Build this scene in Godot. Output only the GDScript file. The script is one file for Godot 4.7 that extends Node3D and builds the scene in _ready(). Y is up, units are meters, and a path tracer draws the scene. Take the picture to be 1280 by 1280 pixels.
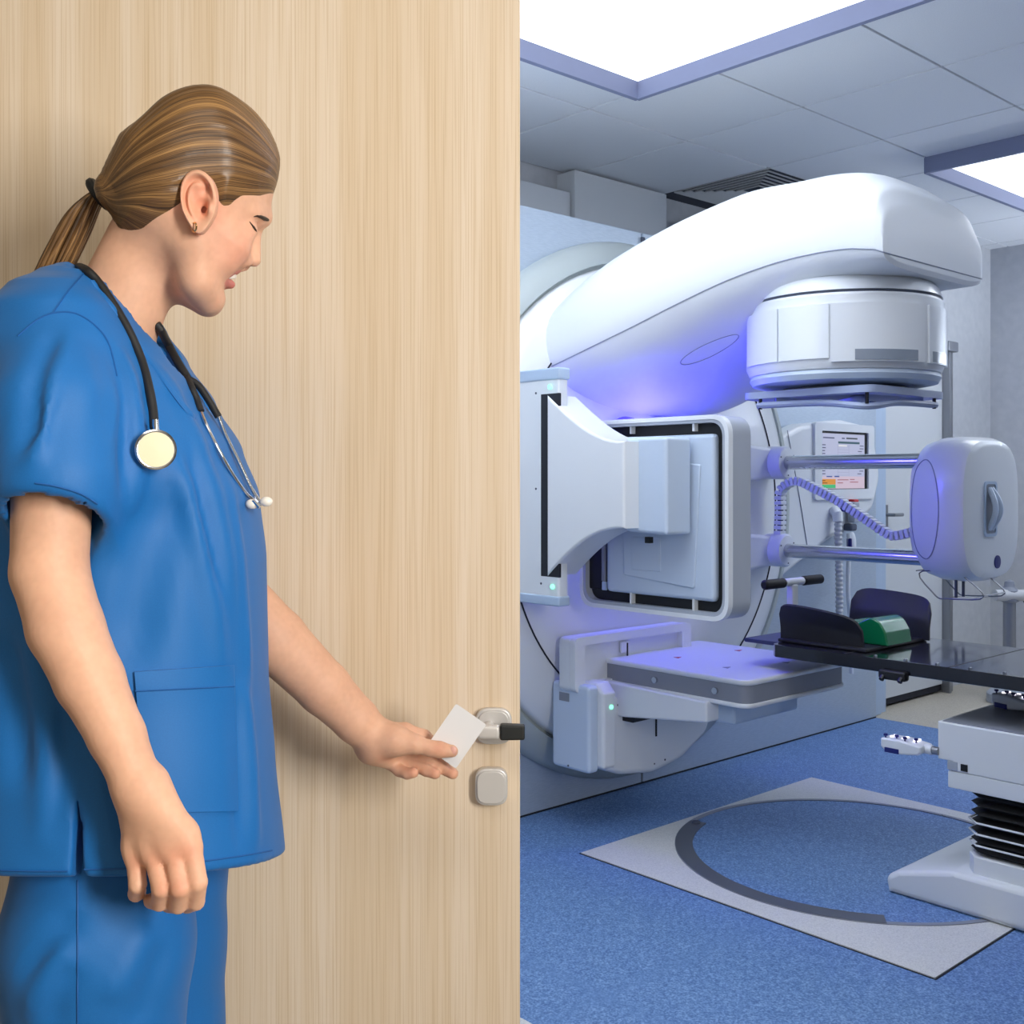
extends Node3D
# A staff member opening the wooden door of a radiotherapy treatment room.
# World: camera at x = 0, z = 0, looking along -z. The treatment room is turned by TURN about y;
# its own axes are x' (along the machine's wall), y up and z' (out of that wall towards the couch).
const TURN := 0.734783
const EYE := 1.25
const F := 1365.0
const CEIL := 2.72

var M := {}
var base_of := {}
var taken := {}

# ---------------------------------------------------------------- mesh collecting
class Soup:
	var v := PackedVector3Array()
	var T := Transform3D()

	func tri(a: Vector3, b: Vector3, c: Vector3) -> void:
		v.append(T * a); v.append(T * b); v.append(T * c)

	func quad(a: Vector3, b: Vector3, c: Vector3, d: Vector3) -> void:
		tri(a, b, c); tri(a, c, d)

	# turn a closed shape that was just added so that its faces look outwards (clockwise)
	func orient(start: int) -> void:
		if start >= v.size():
			return
		var o := v[start]
		var vol := 0.0
		for i in range(start, v.size(), 3):
			vol += (v[i] - o).dot((v[i + 1] - o).cross(v[i + 2] - o))
		if vol > 0.0:
			for i in range(start, v.size(), 3):
				var t := v[i + 1]
				v[i + 1] = v[i + 2]
				v[i + 2] = t

	func loft(rings: Array, cap0 := true, cap1 := true, ring_closed := true) -> void:
		var s := v.size()
		for k in rings.size() - 1:
			var a: PackedVector3Array = rings[k]
			var b: PackedVector3Array = rings[k + 1]
			var n := a.size()
			for i in (n if ring_closed else n - 1):
				var j := (i + 1) % n
				quad(a[i], a[j], b[j], b[i])
		if cap0:
			fan(rings[0], false)
		if cap1:
			fan(rings[rings.size() - 1], true)
		orient(s)

	func fan(r: PackedVector3Array, fwd: bool) -> void:
		var c := Vector3.ZERO
		for p in r:
			c += p
		c /= r.size()
		for i in r.size():
			var j := (i + 1) % r.size()
			if fwd:
				tri(c, r[i], r[j])
			else:
				tri(c, r[j], r[i])

	func rbox(at: Vector3, size: Vector3, r: float, seg := 3) -> void:
		var h := size * 0.5
		r = minf(r, minf(h.x, minf(h.y, h.z)) * 0.98)
		var rings := []
		for half in 2:
			for k in seg + 1:
				var a := PI * 0.5 * (1.0 - float(k) / seg) if half == 0 else PI * 0.5 * float(k) / seg
				var sg := -1.0 if half == 0 else 1.0
				var ring := PackedVector3Array()
				for q in 4:
					var cx: float = (h.x - r) * (1.0 if q == 0 or q == 3 else -1.0)
					var cz: float = (h.z - r) * (1.0 if q < 2 else -1.0)
					for j in seg + 1:
						var b := PI * 0.5 * (q + float(j) / seg)
						ring.append(at + Vector3(cx + r * cos(a) * cos(b), sg * (h.y - r + r * sin(a)), cz + r * cos(a) * sin(b)))
				rings.append(ring)
		loft(rings)

	func prism(poly: PackedVector2Array, z0: float, z1: float, bevel := 0.0, seg := 3) -> void:
		var s := v.size()
		var area := 0.0
		var n := poly.size()
		for i in n:
			area += poly[i].cross(poly[(i + 1) % n])
		if area < 0.0:
			poly = poly.duplicate()
			poly.reverse()
		var miter := PackedVector2Array()
		for i in n:
			var e0 := (poly[i] - poly[(i + n - 1) % n]).normalized()
			var e1 := (poly[(i + 1) % n] - poly[i]).normalized()
			var n0 := Vector2(-e0.y, e0.x)
			var n1 := Vector2(-e1.y, e1.x)
			miter.append((n0 + n1) / maxf(0.35, 1.0 + n0.dot(n1)))
		var stops := []
		if bevel > 0.0:
			for k in seg + 1:
				var a := PI * 0.5 * k / seg
				stops.append([bevel * (1.0 - sin(a)), z0 + bevel * (1.0 - cos(a))])
			for k in seg + 1:
				var a := PI * 0.5 * (1.0 - float(k) / seg)
				stops.append([bevel * (1.0 - sin(a)), z1 - bevel * (1.0 - cos(a))])
		else:
			stops = [[0.0, z0], [0.0, z1]]
		var rings := []
		for st in stops:
			var ring := PackedVector3Array()
			for i in n:
				var p: Vector2 = poly[i] + miter[i] * st[0]
				ring.append(Vector3(p.x, p.y, st[1]))
			rings.append(ring)
		loft(rings, false, false)
		# undo loft's own orientation choice is not needed: caps are set the same way here
		var flat := PackedVector2Array()
		for p in rings[0]:
			flat.append(Vector2(p.x, p.y))
		var t := Geometry2D.triangulate_polygon(flat)
		if t.is_empty():
			t = Geometry2D.triangulate_polygon(poly)
		var s2 := v.size()
		for i in range(0, t.size(), 3):
			for side in 2:
				var r: PackedVector3Array = rings[0] if side == 0 else rings[rings.size() - 1]
				var a := r[t[i]]
				var b := r[t[i + 1]]
				var c := r[t[i + 2]]
				var up: bool = (b - a).cross(c - a).z > 0.0
				if up == (side == 1):
					tri(a, c, b)
				else:
					tri(a, b, c)
		# sides were oriented as an open band: check them against the caps
		if T.basis.determinant() < 0.0:
			for i in range(s2, v.size(), 3):
				var q := v[i + 1]
				v[i + 1] = v[i + 2]
				v[i + 2] = q

	# a frame with a hole: outer and inner rings of equal point count
	func frame(outer: PackedVector2Array, inner: PackedVector2Array, z0: float, z1: float) -> void:
		var rings := []
		for st in [[outer, z0], [outer, z1], [inner, z1], [inner, z0], [outer, z0]]:
			var ring := PackedVector3Array()
			for p in st[0]:
				ring.append(Vector3(p.x, p.y, st[1]))
			rings.append(ring)
		loft(rings, false, false)

	func tube(pts: Array, rad, sides := 10, caps := true, flat := 1.0) -> void:
		var rings := []
		var n := pts.size()
		var up := Vector3.UP
		var t0: Vector3 = (pts[1] - pts[0]).normalized()
		if absf(t0.dot(up)) > 0.9:
			up = Vector3.RIGHT
		var side := t0.cross(up).normalized()
		for i in n:
			var t: Vector3 = (pts[mini(i + 1, n - 1)] - pts[maxi(i - 1, 0)]).normalized()
			side = (side - t * side.dot(t)).normalized()
			var o := t.cross(side)
			var r: float = rad[i] if rad is Array or rad is PackedFloat32Array else rad
			var ring := PackedVector3Array()
			for k in sides:
				var a := TAU * k / sides
				ring.append(pts[i] + (side * cos(a) + o * sin(a) * flat) * r)
			rings.append(ring)
		loft(rings, caps, caps)

	# profile of (radius, height) turned about y
	func lathe(prof: Array, seg := 40, at := Vector3.ZERO) -> void:
		var rings := []
		for p in prof:
			var ring := PackedVector3Array()
			for k in seg:
				var a := TAU * k / seg
				ring.append(at + Vector3(p.x * cos(a), p.y, p.x * sin(a)))
			rings.append(ring)
		loft(rings)

	# a curved slab: part of a turned ring
	func arc(at: Vector3, r0: float, r1: float, y0: float, y1: float, a0: float, a1: float, seg := 12, lean := 0.0) -> void:
		var rings := []
		for k in seg + 1:
			var a := lerpf(a0, a1, float(k) / seg)
			var d := Vector3(cos(a), 0, sin(a))
			rings.append(PackedVector3Array([at + d * (r0 - lean) + Vector3(0, y0, 0), at + d * (r1 - lean) + Vector3(0, y0, 0), at + d * r1 + Vector3(0, y1, 0), at + d * r0 + Vector3(0, y1, 0)]))
		loft(rings)

	func ball(at: Vector3, r: Vector3, seg := 14) -> void:
		var rings := []
		for k in range(1, seg):
			var b := PI * k / seg - PI * 0.5
			var ring := PackedVector3Array()
			for j in seg * 2:
				var a := PI * j / seg
				ring.append(at + Vector3(r.x * cos(b) * cos(a), r.y * sin(b), r.z * cos(b) * sin(a)))
			rings.append(ring)
		loft(rings)

	func commit(shift := Vector3.ZERO, crease := 40.0) -> ArrayMesh:
		var n := v.size()
		var fn := PackedVector3Array()
		fn.resize(n / 3)
		var near := {}
		for i in n / 3:
			var nn := (v[3 * i + 2] - v[3 * i]).cross(v[3 * i + 1] - v[3 * i])
			fn[i] = nn
			for j in 3:
				var key := Vector3i((v[3 * i + j] * 20000.0).round())
				if near.has(key):
					near[key].append(i)
				else:
					near[key] = PackedInt32Array([i])
		var lim := cos(deg_to_rad(crease))
		var norm := PackedVector3Array()
		norm.resize(n)
		var pos := PackedVector3Array()
		pos.resize(n)
		for i in n:
			var f := fn[i / 3]
			var fl := f.normalized()
			var sum := Vector3.ZERO
			for q in near[Vector3i((v[i] * 20000.0).round())]:
				var g := fn[q]
				if g.normalized().dot(fl) >= lim:
					sum += g
			norm[i] = sum.normalized() if sum.length() > 1e-14 else Vector3.UP
			pos[i] = v[i] - shift
		var arr := []
		arr.resize(Mesh.ARRAY_MAX)
		arr[Mesh.ARRAY_VERTEX] = pos
		arr[Mesh.ARRAY_NORMAL] = norm
		var m := ArrayMesh.new()
		m.add_surface_from_arrays(Mesh.PRIMITIVE_TRIANGLES, arr)
		return m

static func round_poly(pts: Array, rad, seg := 5) -> PackedVector2Array:
	var out := PackedVector2Array()
	var n := pts.size()
	for i in n:
		var p: Vector2 = pts[i]
		var a: Vector2 = pts[(i + n - 1) % n] - p
		var b: Vector2 = pts[(i + 1) % n] - p
		var r: float = rad[i] if rad is Array else rad
		if r <= 0.0:
			out.append(p)
			continue
		var ang: float = absf(a.angle_to(b))
		var d: float = minf(r / tan(ang * 0.5), minf(a.length(), b.length()) * 0.49)
		var s := p + a.normalized() * d
		var e := p + b.normalized() * d
		for k in seg + 1:
			var t := float(k) / seg
			out.append(s.lerp(p, t).lerp(p.lerp(e, t), t))
	return out

static func rect(x0: float, y0: float, x1: float, y1: float, r: float, seg := 5) -> PackedVector2Array:
	return round_poly([Vector2(x0, y0), Vector2(x1, y0), Vector2(x1, y1), Vector2(x0, y1)], r, seg)

# orientation helpers for prisms: side = polygon in (z', y), front = (x', y), flat = (x', -z')
static func side_at() -> Transform3D:
	return Transform3D(Basis(Vector3(0, 0, 1), Vector3(0, 1, 0), Vector3(-1, 0, 0)), Vector3.ZERO)

static func flat_at() -> Transform3D:
	return Transform3D(Basis(Vector3(1, 0, 0), Vector3(0, 0, -1), Vector3(0, 1, 0)), Vector3.ZERO)

static func smooth_path(p: Array, per := 8) -> Array:
	var out := []
	var n := p.size()
	for i in n - 1:
		var a: Vector3 = p[maxi(i - 1, 0)]
		var b: Vector3 = p[i]
		var c: Vector3 = p[i + 1]
		var d: Vector3 = p[mini(i + 2, n - 1)]
		for k in per:
			out.append(b.cubic_interpolate(c, a, d, float(k) / per))
	out.append(p[n - 1])
	return out

# ---------------------------------------------------------------- objects
func numbered(called: String) -> String:
	var n: int = taken.get(called, 0)
	taken[called] = n + 1
	return called if n == 0 else "%s_%03d" % [called, n]

func thing(called: String, label: String, category: String, at := Vector3.ZERO, in_room := true, group := "") -> Node3D:
	var o := Node3D.new()
	o.name = numbered(called)
	add_child(o)
	place(o, at, in_room)
	tag(o, label, category, group)
	return o

func place(o: Node3D, at: Vector3, in_room: bool) -> void:
	base_of[o] = at
	if in_room:
		o.rotation.y = TURN
		o.position = at.rotated(Vector3.UP, TURN)
	else:
		o.position = at

func tag(o: Node3D, label: String, category: String, group := "") -> void:
	o.set_meta("label", label)
	o.set_meta("category", category)
	if group:
		o.set_meta("group", group)

func part(parent: Node3D, called: String, s: Soup, mat: Material, crease := 40.0, label := "") -> MeshInstance3D:
	return put(parent, called, s.commit(base_of[parent], crease), mat, label)

func put(parent: Node3D, called: String, mesh: Mesh, mat: Material, label := "") -> MeshInstance3D:
	var o := MeshInstance3D.new()
	o.name = called
	o.mesh = mesh
	o.material_override = mat
	o.cast_shadow = GeometryInstance3D.SHADOW_CASTING_SETTING_ON
	parent.add_child(o, true)
	base_of[o] = base_of[parent]
	if label:
		o.set_meta("label", label)
	return o

func struct(called: String, s: Soup, mat: Material, in_room := true, crease := 40.0) -> MeshInstance3D:
	var o := MeshInstance3D.new()
	o.name = called
	o.material_override = mat
	add_child(o)
	place(o, Vector3.ZERO, in_room)
	o.mesh = s.commit(Vector3.ZERO, crease)
	o.set_meta("kind", "structure")
	return o

func solo(called: String, label: String, category: String, s: Soup, mat: Material, at: Vector3, in_room := true, crease := 40.0) -> MeshInstance3D:
	var o := MeshInstance3D.new()
	o.name = numbered(called)
	o.material_override = mat
	add_child(o)
	place(o, at, in_room)
	o.mesh = s.commit(at, crease)
	tag(o, label, category)
	return o

func box(at: Vector3, size: Vector3, r := 0.004, seg := 2) -> Soup:
	var s := Soup.new()
	s.rbox(at, size, r, seg)
	return s

func span(x0: float, x1: float, y0: float, y1: float, z0: float, z1: float, r := 0.004, seg := 2) -> Soup:
	return box(Vector3((x0 + x1) * 0.5, (y0 + y1) * 0.5, (z0 + z1) * 0.5), Vector3(x1 - x0, y1 - y0, z1 - z0), r, seg)

# ---------------------------------------------------------------- materials
func mat(color: Color, rough := 0.5, metal := 0.0, coat := 0.0) -> StandardMaterial3D:
	var m := StandardMaterial3D.new()
	m.albedo_color = color
	m.roughness = rough
	m.metallic = metal
	if coat > 0.0:
		m.clearcoat_enabled = true
		m.clearcoat = coat
		m.clearcoat_roughness = 0.08
	return m

func noise_tex(freq: float, ramp: Array, type := FastNoiseLite.TYPE_SIMPLEX, size := 512, octaves := 3, number := 1) -> NoiseTexture2D:
	var n := FastNoiseLite.new()
	n.noise_type = type
	n.frequency = freq
	n.fractal_octaves = octaves
	n.seed = number
	var t := NoiseTexture2D.new()
	t.width = size
	t.height = size
	t.seamless = true
	t.noise = n
	var g := Gradient.new()
	var offs := PackedFloat32Array()
	var cols := PackedColorArray()
	for e in ramp:
		offs.append(e[0])
		cols.append(e[1])
	g.offsets = offs
	g.colors = cols
	t.color_ramp = g
	return t

func triplanar(m: StandardMaterial3D, tex: Texture2D, scale: Vector3) -> StandardMaterial3D:
	m.albedo_texture = tex
	m.uv1_triplanar = true
	m.uv1_scale = scale
	return m

func glow(color: Color, energy: float) -> StandardMaterial3D:
	var m := mat(color, 0.6)
	m.emission_enabled = true
	m.emission = color
	m.emission_energy_multiplier = energy
	return m

func c8(r: int, g: int, b: int) -> Color:
	return Color8(r, g, b)

func make_materials() -> void:
	# floor of blue flecked vinyl, cream flecked vinyl
	M.floor_blue = triplanar(mat(Color.WHITE, 0.5), noise_tex(0.32, [[0.0, c8(52, 84, 136)], [0.38, c8(84, 120, 172)], [0.55, c8(102, 138, 188)], [0.72, c8(126, 160, 204)], [1.0, c8(168, 194, 226)]], FastNoiseLite.TYPE_VALUE, 1024, 3, 3), Vector3(0.8, 0.8, 0.8))
	M.floor_cream = triplanar(mat(Color.WHITE, 0.45), noise_tex(0.35, [[0.0, c8(160, 152, 138)], [0.5, c8(190, 183, 168)], [1.0, c8(212, 206, 192)]], FastNoiseLite.TYPE_VALUE, 512, 3, 5), Vector3(1.6, 1.6, 1.6))
	M.plate = triplanar(mat(Color.WHITE, 0.42), noise_tex(0.4, [[0.0, c8(182, 185, 184)], [0.5, c8(208, 210, 208)], [1.0, c8(224, 225, 222)]], FastNoiseLite.TYPE_VALUE, 512, 3, 7), Vector3(1.8, 1.8, 1.8))
	M.white = mat(c8(226, 231, 236), 0.32, 0.0, 0.35)
	M.white_soft = mat(c8(222, 228, 234), 0.45)
	M.gloss = mat(c8(222, 228, 235), 0.3, 0.0, 0.35)
	M.shell = mat(c8(222, 228, 235), 0.46)
	M.pale_blue = mat(c8(176, 196, 220), 0.4)
	M.cover_blue = mat(c8(196, 212, 232), 0.38)
	M.grey_rim = mat(c8(168, 176, 188), 0.4)
	M.mid_grey = mat(c8(134, 140, 152), 0.45)
	M.shroud = mat(c8(170, 180, 182), 0.42)
	M.tray = mat(c8(158, 172, 204), 0.42)
	M.black = mat(c8(12, 13, 18), 0.5)
	M.rubber = mat(c8(22, 23, 26), 0.62)
	M.gap = mat(c8(24, 28, 40), 0.7)
	M.seam = mat(c8(70, 78, 96), 0.6)
	M.seam_pale = mat(c8(140, 148, 166), 0.6)
	M.chrome = mat(c8(205, 208, 214), 0.16, 1.0)
	M.steel_wire = mat(c8(130, 134, 142), 0.3, 1.0)
	M.navy = mat(c8(22, 30, 110), 0.4)
	M.glass_blue = mat(c8(24, 40, 150), 0.08, 0.0, 0.8)
	M.window_grey = mat(c8(140, 150, 164), 0.14, 0.0, 0.8)
	M.green = mat(c8(8, 112, 68), 0.25, 0.0, 0.5)
	M.red = mat(c8(200, 40, 50), 0.4)
	M.couch = triplanar(mat(Color.WHITE, 0.22, 0.0, 0.9), noise_tex(0.2, [[0.0, c8(10, 11, 18)], [1.0, c8(22, 24, 36)]], FastNoiseLite.TYPE_CELLULAR, 256, 2, 9), Vector3(8, 8, 8))
	M.cradle = triplanar(mat(Color.WHITE, 0.55), noise_tex(0.3, [[0.0, c8(18, 19, 24)], [1.0, c8(44, 46, 52)]], FastNoiseLite.TYPE_CELLULAR, 256, 2, 11), Vector3(9, 9, 9))
	M.stand = triplanar(mat(Color.WHITE, 0.36, 0.25), noise_tex(0.05, [[0.0, c8(168, 184, 202)], [1.0, c8(186, 200, 216)]], FastNoiseLite.TYPE_SIMPLEX, 512, 4, 13), Vector3(0.6, 9.0, 0.6))
	M.tile = triplanar(mat(Color.WHITE, 0.6), noise_tex(0.25, [[0.0, c8(226, 231, 238)], [1.0, c8(238, 242, 247)]], FastNoiseLite.TYPE_SIMPLEX, 512, 4, 15), Vector3(1.5, 1.5, 1.5))
	M.grid = mat(c8(60, 66, 80), 0.7)
	M.wall = triplanar(mat(Color.WHITE, 0.7), noise_tex(0.03, [[0.0, c8(190, 194, 200)], [1.0, c8(200, 203, 208)]], FastNoiseLite.TYPE_SIMPLEX, 512, 4, 17), Vector3(0.7, 0.7, 0.7))
	M.panel = mat(c8(206, 211, 216), 0.5)
	M.fascia = mat(c8(128, 136, 166), 0.6)
	M.frame_metal = mat(c8(150, 153, 158), 0.35, 0.7)
	M.ring_metal = mat(c8(104, 108, 118), 0.35, 0.5)
	M.tray_dark = mat(c8(58, 66, 98), 0.35)
	M.light = glow(c8(250, 252, 255), 1.15)
	M.led = glow(c8(120, 255, 190), 2.2)
	M.button_lit = glow(c8(245, 240, 255), 1.6)
	M.blue_lens = glow(c8(90, 80, 255), 0.5)
	M.vent = mat(c8(200, 203, 206), 0.5)
	M.corridor_wall = mat(c8(150, 146, 138), 0.7)
	M.corridor_floor = mat(c8(140, 132, 120), 0.55)
	M.handle_steel = mat(c8(214, 212, 210), 0.38, 0.3)
	M.handle_grip = mat(c8(26, 30, 31), 0.55)
	M.card = mat(c8(232, 232, 234), 0.4)
	M.hair_dark = mat(c8(48, 34, 24), 0.5)
	M.tooth = mat(c8(236, 230, 220), 0.25)
	M.nail = mat(c8(226, 172, 156), 0.35)
	M.gold = mat(c8(230, 190, 130), 0.2, 1.0)
	M.cream = mat(c8(222, 214, 180), 0.4)
	M.stitch = mat(c8(10, 84, 152), 0.7)
	M.wood = wood()

func wood() -> StandardMaterial3D:
	var fine := FastNoiseLite.new()
	fine.noise_type = FastNoiseLite.TYPE_SIMPLEX
	fine.seed = 21
	fine.frequency = 1.0
	fine.fractal_octaves = 2
	var wide := FastNoiseLite.new()
	wide.noise_type = FastNoiseLite.TYPE_SIMPLEX
	wide.seed = 22
	wide.frequency = 1.0
	wide.fractal_octaves = 3
	var w := 1400
	var h := 420
	var im := Image.create(w, h, false, Image.FORMAT_RGB8)
	var light := c8(234, 217, 196)
	var mid := c8(225, 204, 176)
	var dark := c8(190, 160, 118)
	for x in w:
		var band := wide.get_noise_2d(x * 0.012, 3.0)
		for y in h:
			var g := fine.get_noise_2d(x * 0.33, y * 0.010)
			var b := band + 0.35 * wide.get_noise_2d(x * 0.03, y * 0.003)
			var c := mid.lerp(light, clampf(0.5 + b * 0.9, 0.0, 1.0))
			c = c.lerp(dark, clampf(g * 0.5 - 0.02, 0.0, 0.42))
			im.set_pixel(x, y, c)
	var m := mat(Color.WHITE, 0.5)
	m.albedo_texture = ImageTexture.create_from_image(im)
	m.uv1_triplanar = true
	m.uv1_scale = Vector3(0.75, 0.40, 0.75)
	m.uv1_offset = Vector3(0.97, 0.02, 0.0)
	return m

# ---------------------------------------------------------------- the scene
func _ready() -> void:
	setup_view()
	make_materials()
	room_shell()
	corridor()
	gantry_stand()
	linear_accelerator()
	couch()
	small_things()
	person()

func setup_view() -> void:
	var cam := Camera3D.new()
	cam.name = "camera"
	cam.projection = Camera3D.PROJECTION_FRUSTUM
	cam.near = 0.1
	cam.far = 60.0
	cam.size = 0.1 * 1280.0 / F
	cam.frustum_offset = Vector2(0.0, -0.1 * 40.0 / F)
	cam.position = Vector3(0, EYE, 0)
	add_child(cam)
	cam.current = true
	var w := WorldEnvironment.new()
	w.name = "environment"
	var e := Environment.new()
	e.background_mode = Environment.BG_COLOR
	e.background_color = Color.BLACK
	e.tonemap_mode = Environment.TONE_MAPPER_LINEAR
	e.tonemap_exposure = 1.0
	e.sdfgi_enabled = true
	e.ssao_enabled = true
	e.ssil_enabled = true
	w.environment = e
	add_child(w)
	# light panels of the treatment room
	area_light("panel_light", Vector3(2.15, CEIL - 0.085, -1.70), Vector2(1.65, 1.85), 1.85, Color(0.93, 0.96, 1.0), true)
	area_light("panel_light", Vector3(5.45, CEIL - 0.085, -1.58), Vector2(1.3, 1.6), 2.0, Color(0.93, 0.96, 1.0), true)
	# uplights on the walls beside the machine, outside the picture
	area_light("wall_lamp_light", Vector3(1.24, 1.83, -2.4), Vector2(0.16, 1.3), 2.0, Color(0.93, 0.96, 1.0), true, Vector3(PI * 0.5, 0, 0))
	area_light("wall_lamp_light", Vector3(6.79, 1.83, -1.0), Vector2(0.16, 1.6), 4.0, Color(0.93, 0.96, 1.0), true, Vector3(PI * 0.5, 0, 0))
	# corridor: daylight through the frosted window on the right, a luminaire in the ceiling
	area_light("window_light", Vector3(1.47, 1.70, 0.62), Vector2(0.5, 1.1), 10.5, Color(1.0, 0.98, 0.95), false, Vector3(0, PI * 0.5, 0))
	area_light("corridor_light", Vector3(-0.1, 2.66, -0.2), Vector2(1.2, 0.6), 0.6, Color(1.0, 0.97, 0.92), false)

func area_light(called: String, at: Vector3, size: Vector2, energy: float, color: Color, in_room: bool, turn := Vector3(-PI * 0.5, 0, 0)) -> void:
	var l := AreaLight3D.new()
	l.name = numbered(called)
	l.area_size = size
	l.area_normalize_energy = true
	l.light_energy = energy
	l.light_color = color
	l.shadow_enabled = true
	l.area_range = 14.0
	add_child(l)
	place(l, at, in_room)
	l.rotation = turn + Vector3(0, TURN if in_room else 0.0, 0)

# ---------------------------------------------------------------- treatment room
const FRONT := -1.78   # world z of the room side of the door wall

func room_poly() -> PackedVector2Array:
	# floor plan in (x', -z') ; the skew front edge is the wall to the corridor
	var s := sin(TURN)
	var c := cos(TURN)
	# world z = -x' sin + z' cos  ->  z' = (z + x' sin) / cos
	var pts := PackedVector2Array()
	pts.append(Vector2(1.1, 3.75))
	pts.append(Vector2(7.05, 3.75))
	pts.append(Vector2(7.05, -1.1))
	pts.append(Vector2((1.1 * c - FRONT) / s, -1.1))
	pts.append(Vector2(1.1, -(FRONT + 1.1 * s) / c))
	return pts

func cut(a: PackedVector2Array, b: PackedVector2Array) -> PackedVector2Array:
	var r := Geometry2D.intersect_polygons(a, b)
	return r[0] if r.size() else PackedVector2Array()

func room_shell() -> void:
	var plan := room_poly()
	# floor: blue field, cream field beyond it by the far door
	var s := Soup.new()
	s.T = flat_at()
	s.prism(cut(plan, rect(0.0, -4.0, 5.27, 4.0, 0.0)), -0.12, 0.0)
	var fl := struct("floor", s, M.floor_blue)
	s = Soup.new()
	s.T = flat_at()
	s.prism(cut(plan, rect(5.272, -4.0, 8.0, 4.0, 0.0)), -0.12, 0.0)
	put(fl, "cream_floor_field", s.commit(), M.floor_cream)
	# ceiling: slab with the openings of two light panels, then each tile
	var xs := [1.3, 1.91, 2.52, 3.13, 3.74, 4.35, 4.96, 5.57, 6.18, 6.79, 7.05]
	var zs := [-3.715, -3.01, -2.43, -1.86, -1.29, -0.72, -0.15, 0.42, 1.0]
	s = Soup.new()
	s.T = flat_at()
	s.prism(plan, CEIL + 0.16, CEIL + 0.3)
	var ce := struct("ceiling", s, M.grid)
	var shared := {}
	for i in xs.size() - 1:
		for j in zs.size() - 1:
			var x0: float = xs[i]
			var x1: float = xs[i + 1]
			var z0: float = zs[j]
			var z1: float = zs[j + 1]
			if x1 <= 3.14 and z0 > -2.5 and z1 < -0.5:
				continue
			if x0 > 4.9 and x1 < 6.2 and z0 > -2.5 and z1 < -0.7:
				continue
			if x0 > 4.3 and x0 < 4.4 and z0 < -3.5:
				continue
			if z1 - z0 < 0.03:
				continue
			# keep out of the corridor
			var far := FRONT - 0.02
			if -x0 * sin(TURN) + z1 * cos(TURN) > far:
				continue
			var size := Vector3(x1 - x0 - 0.009, 0.018, z1 - z0 - 0.009)
			var key := Vector3i((size * 1000.0).round())
			if not shared.has(key):
				var t := Soup.new()
				t.rbox(Vector3.ZERO, size, 0.003, 2)
				shared[key] = t.commit()
			var o := put(ce, "ceiling_tile", shared[key], M.tile)
			o.position = Vector3((x0 + x1) * 0.5, CEIL + 0.009, (z0 + z1) * 0.5)
	# T-bars, a little above the faces of the tiles
	s = Soup.new()
	s.T = flat_at()
	var holes := [rect(1.30, 0.72, 3.10, 2.42, 0.0), rect(4.97, 0.73, 6.17, 2.42, 0.0)]
	var sheet := [plan]
	for hole in holes:
		var next := []
		# split the sheet around the hole into four strips so that no polygon has a hole
		var b0: Vector2 = hole[0]
		var b1: Vector2 = hole[2]
		for p in sheet:
			for r in [rect(-2, -4, b0.x, 8, 0.0), rect(b1.x, -4, 12, 8, 0.0), rect(b0.x, -4, b1.x, b0.y, 0.0), rect(b0.x, b1.y, b1.x, 8, 0.0)]:
				var q := cut(p, r)
				if q.size() > 2:
					next.append(q)
		sheet = next
	for p in sheet:
		s.prism(p, CEIL + 0.013, CEIL + 0.03)
	var bars := put(ce, "ceiling_grid", s.commit(), M.grid)
	bars.set_meta("label", "dark recessed grid between the ceiling tiles")
	light_panel("large white light panel in the ceiling, the one nearer the wooden door", 1.25, 3.04, -2.675, -0.72)
	light_panel("white light panel in the ceiling right of the machine head", 4.74, 6.175, -2.43, -0.72)
	# walls
	struct("wall_left", span(1.0, 1.1, 0, CEIL + 0.3, -3.8, -1.38, 0.0005), M.wall)
	struct("wall_right", span(6.93, 7.05, 0, CEIL + 0.16, -3.75, 1.15, 0.0005), M.wall)
	var cx: float = (1.1 * cos(TURN) - FRONT) / sin(TURN)
	struct("wall_front", span(cx - 0.1, 7.05, 0, CEIL + 0.16, 1.1, 1.2, 0.0005), M.wall)
	var bk := struct("wall_back", span(1.0, 7.05, 0, CEIL + 0.16, -3.85, -3.72, 0.0005), M.wall)
	var p1 := put(bk, "wall_panel", span(2.2, 3.64, 1.9, 2.60, -3.72, -3.62, 0.003).commit(), M.panel)
	p1.name = "wall_panel"
	put(bk, "wall_panel", span(3.65, 4.315, 1.9, 2.705, -3.72, -3.60, 0.003).commit(), M.panel)
	put(bk, "wall_panel", span(4.5, 5.28, 1.9, 2.60, -3.72, -3.66, 0.003).commit(), M.panel)
	# the wall with the far door stands further forward
	s = Soup.new()
	s.rbox(Vector3(5.825, 2.40, -3.36), Vector3(0.89, 0.64, 0.56), 0.001, 1)
	s.rbox(Vector3(6.61, 1.36, -3.42), Vector3(0.66, 2.72, 0.60), 0.001, 1)
	struct("wall_door_side", s, M.wall)
	var d := struct("door_2", span(5.452, 6.185, 0.05, 2.06, -3.12, -3.07, 0.002), M.panel)
	d.set_meta("label", "grey door leaf at the far end of the treatment room")
	put(d, "door_frame", span(5.375, 5.45, 0.0, 2.08, -3.14, -3.02, 0.003).commit(), M.pale_blue)
	s = Soup.new()
	s.rbox(Vector3(6.2, 1.03, -3.05), Vector3(0.026, 2.06, 0.05), 0.004)
	s.rbox(Vector3(6.245, 1.03, -3.06), Vector3(0.05, 2.06, 0.03), 0.004)
	put(d, "door_frame", s.commit(), M.frame_metal)
	put(d, "door_closer", span(6.13, 6.25, 2.0, 2.06, -3.07, -3.0, 0.008).commit(), M.frame_metal)
	put(d, "door_sweep", span(5.452, 6.185, 0.012, 0.05, -3.11, -3.075, 0.003).commit(), M.gap)
	s = Soup.new()
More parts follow.
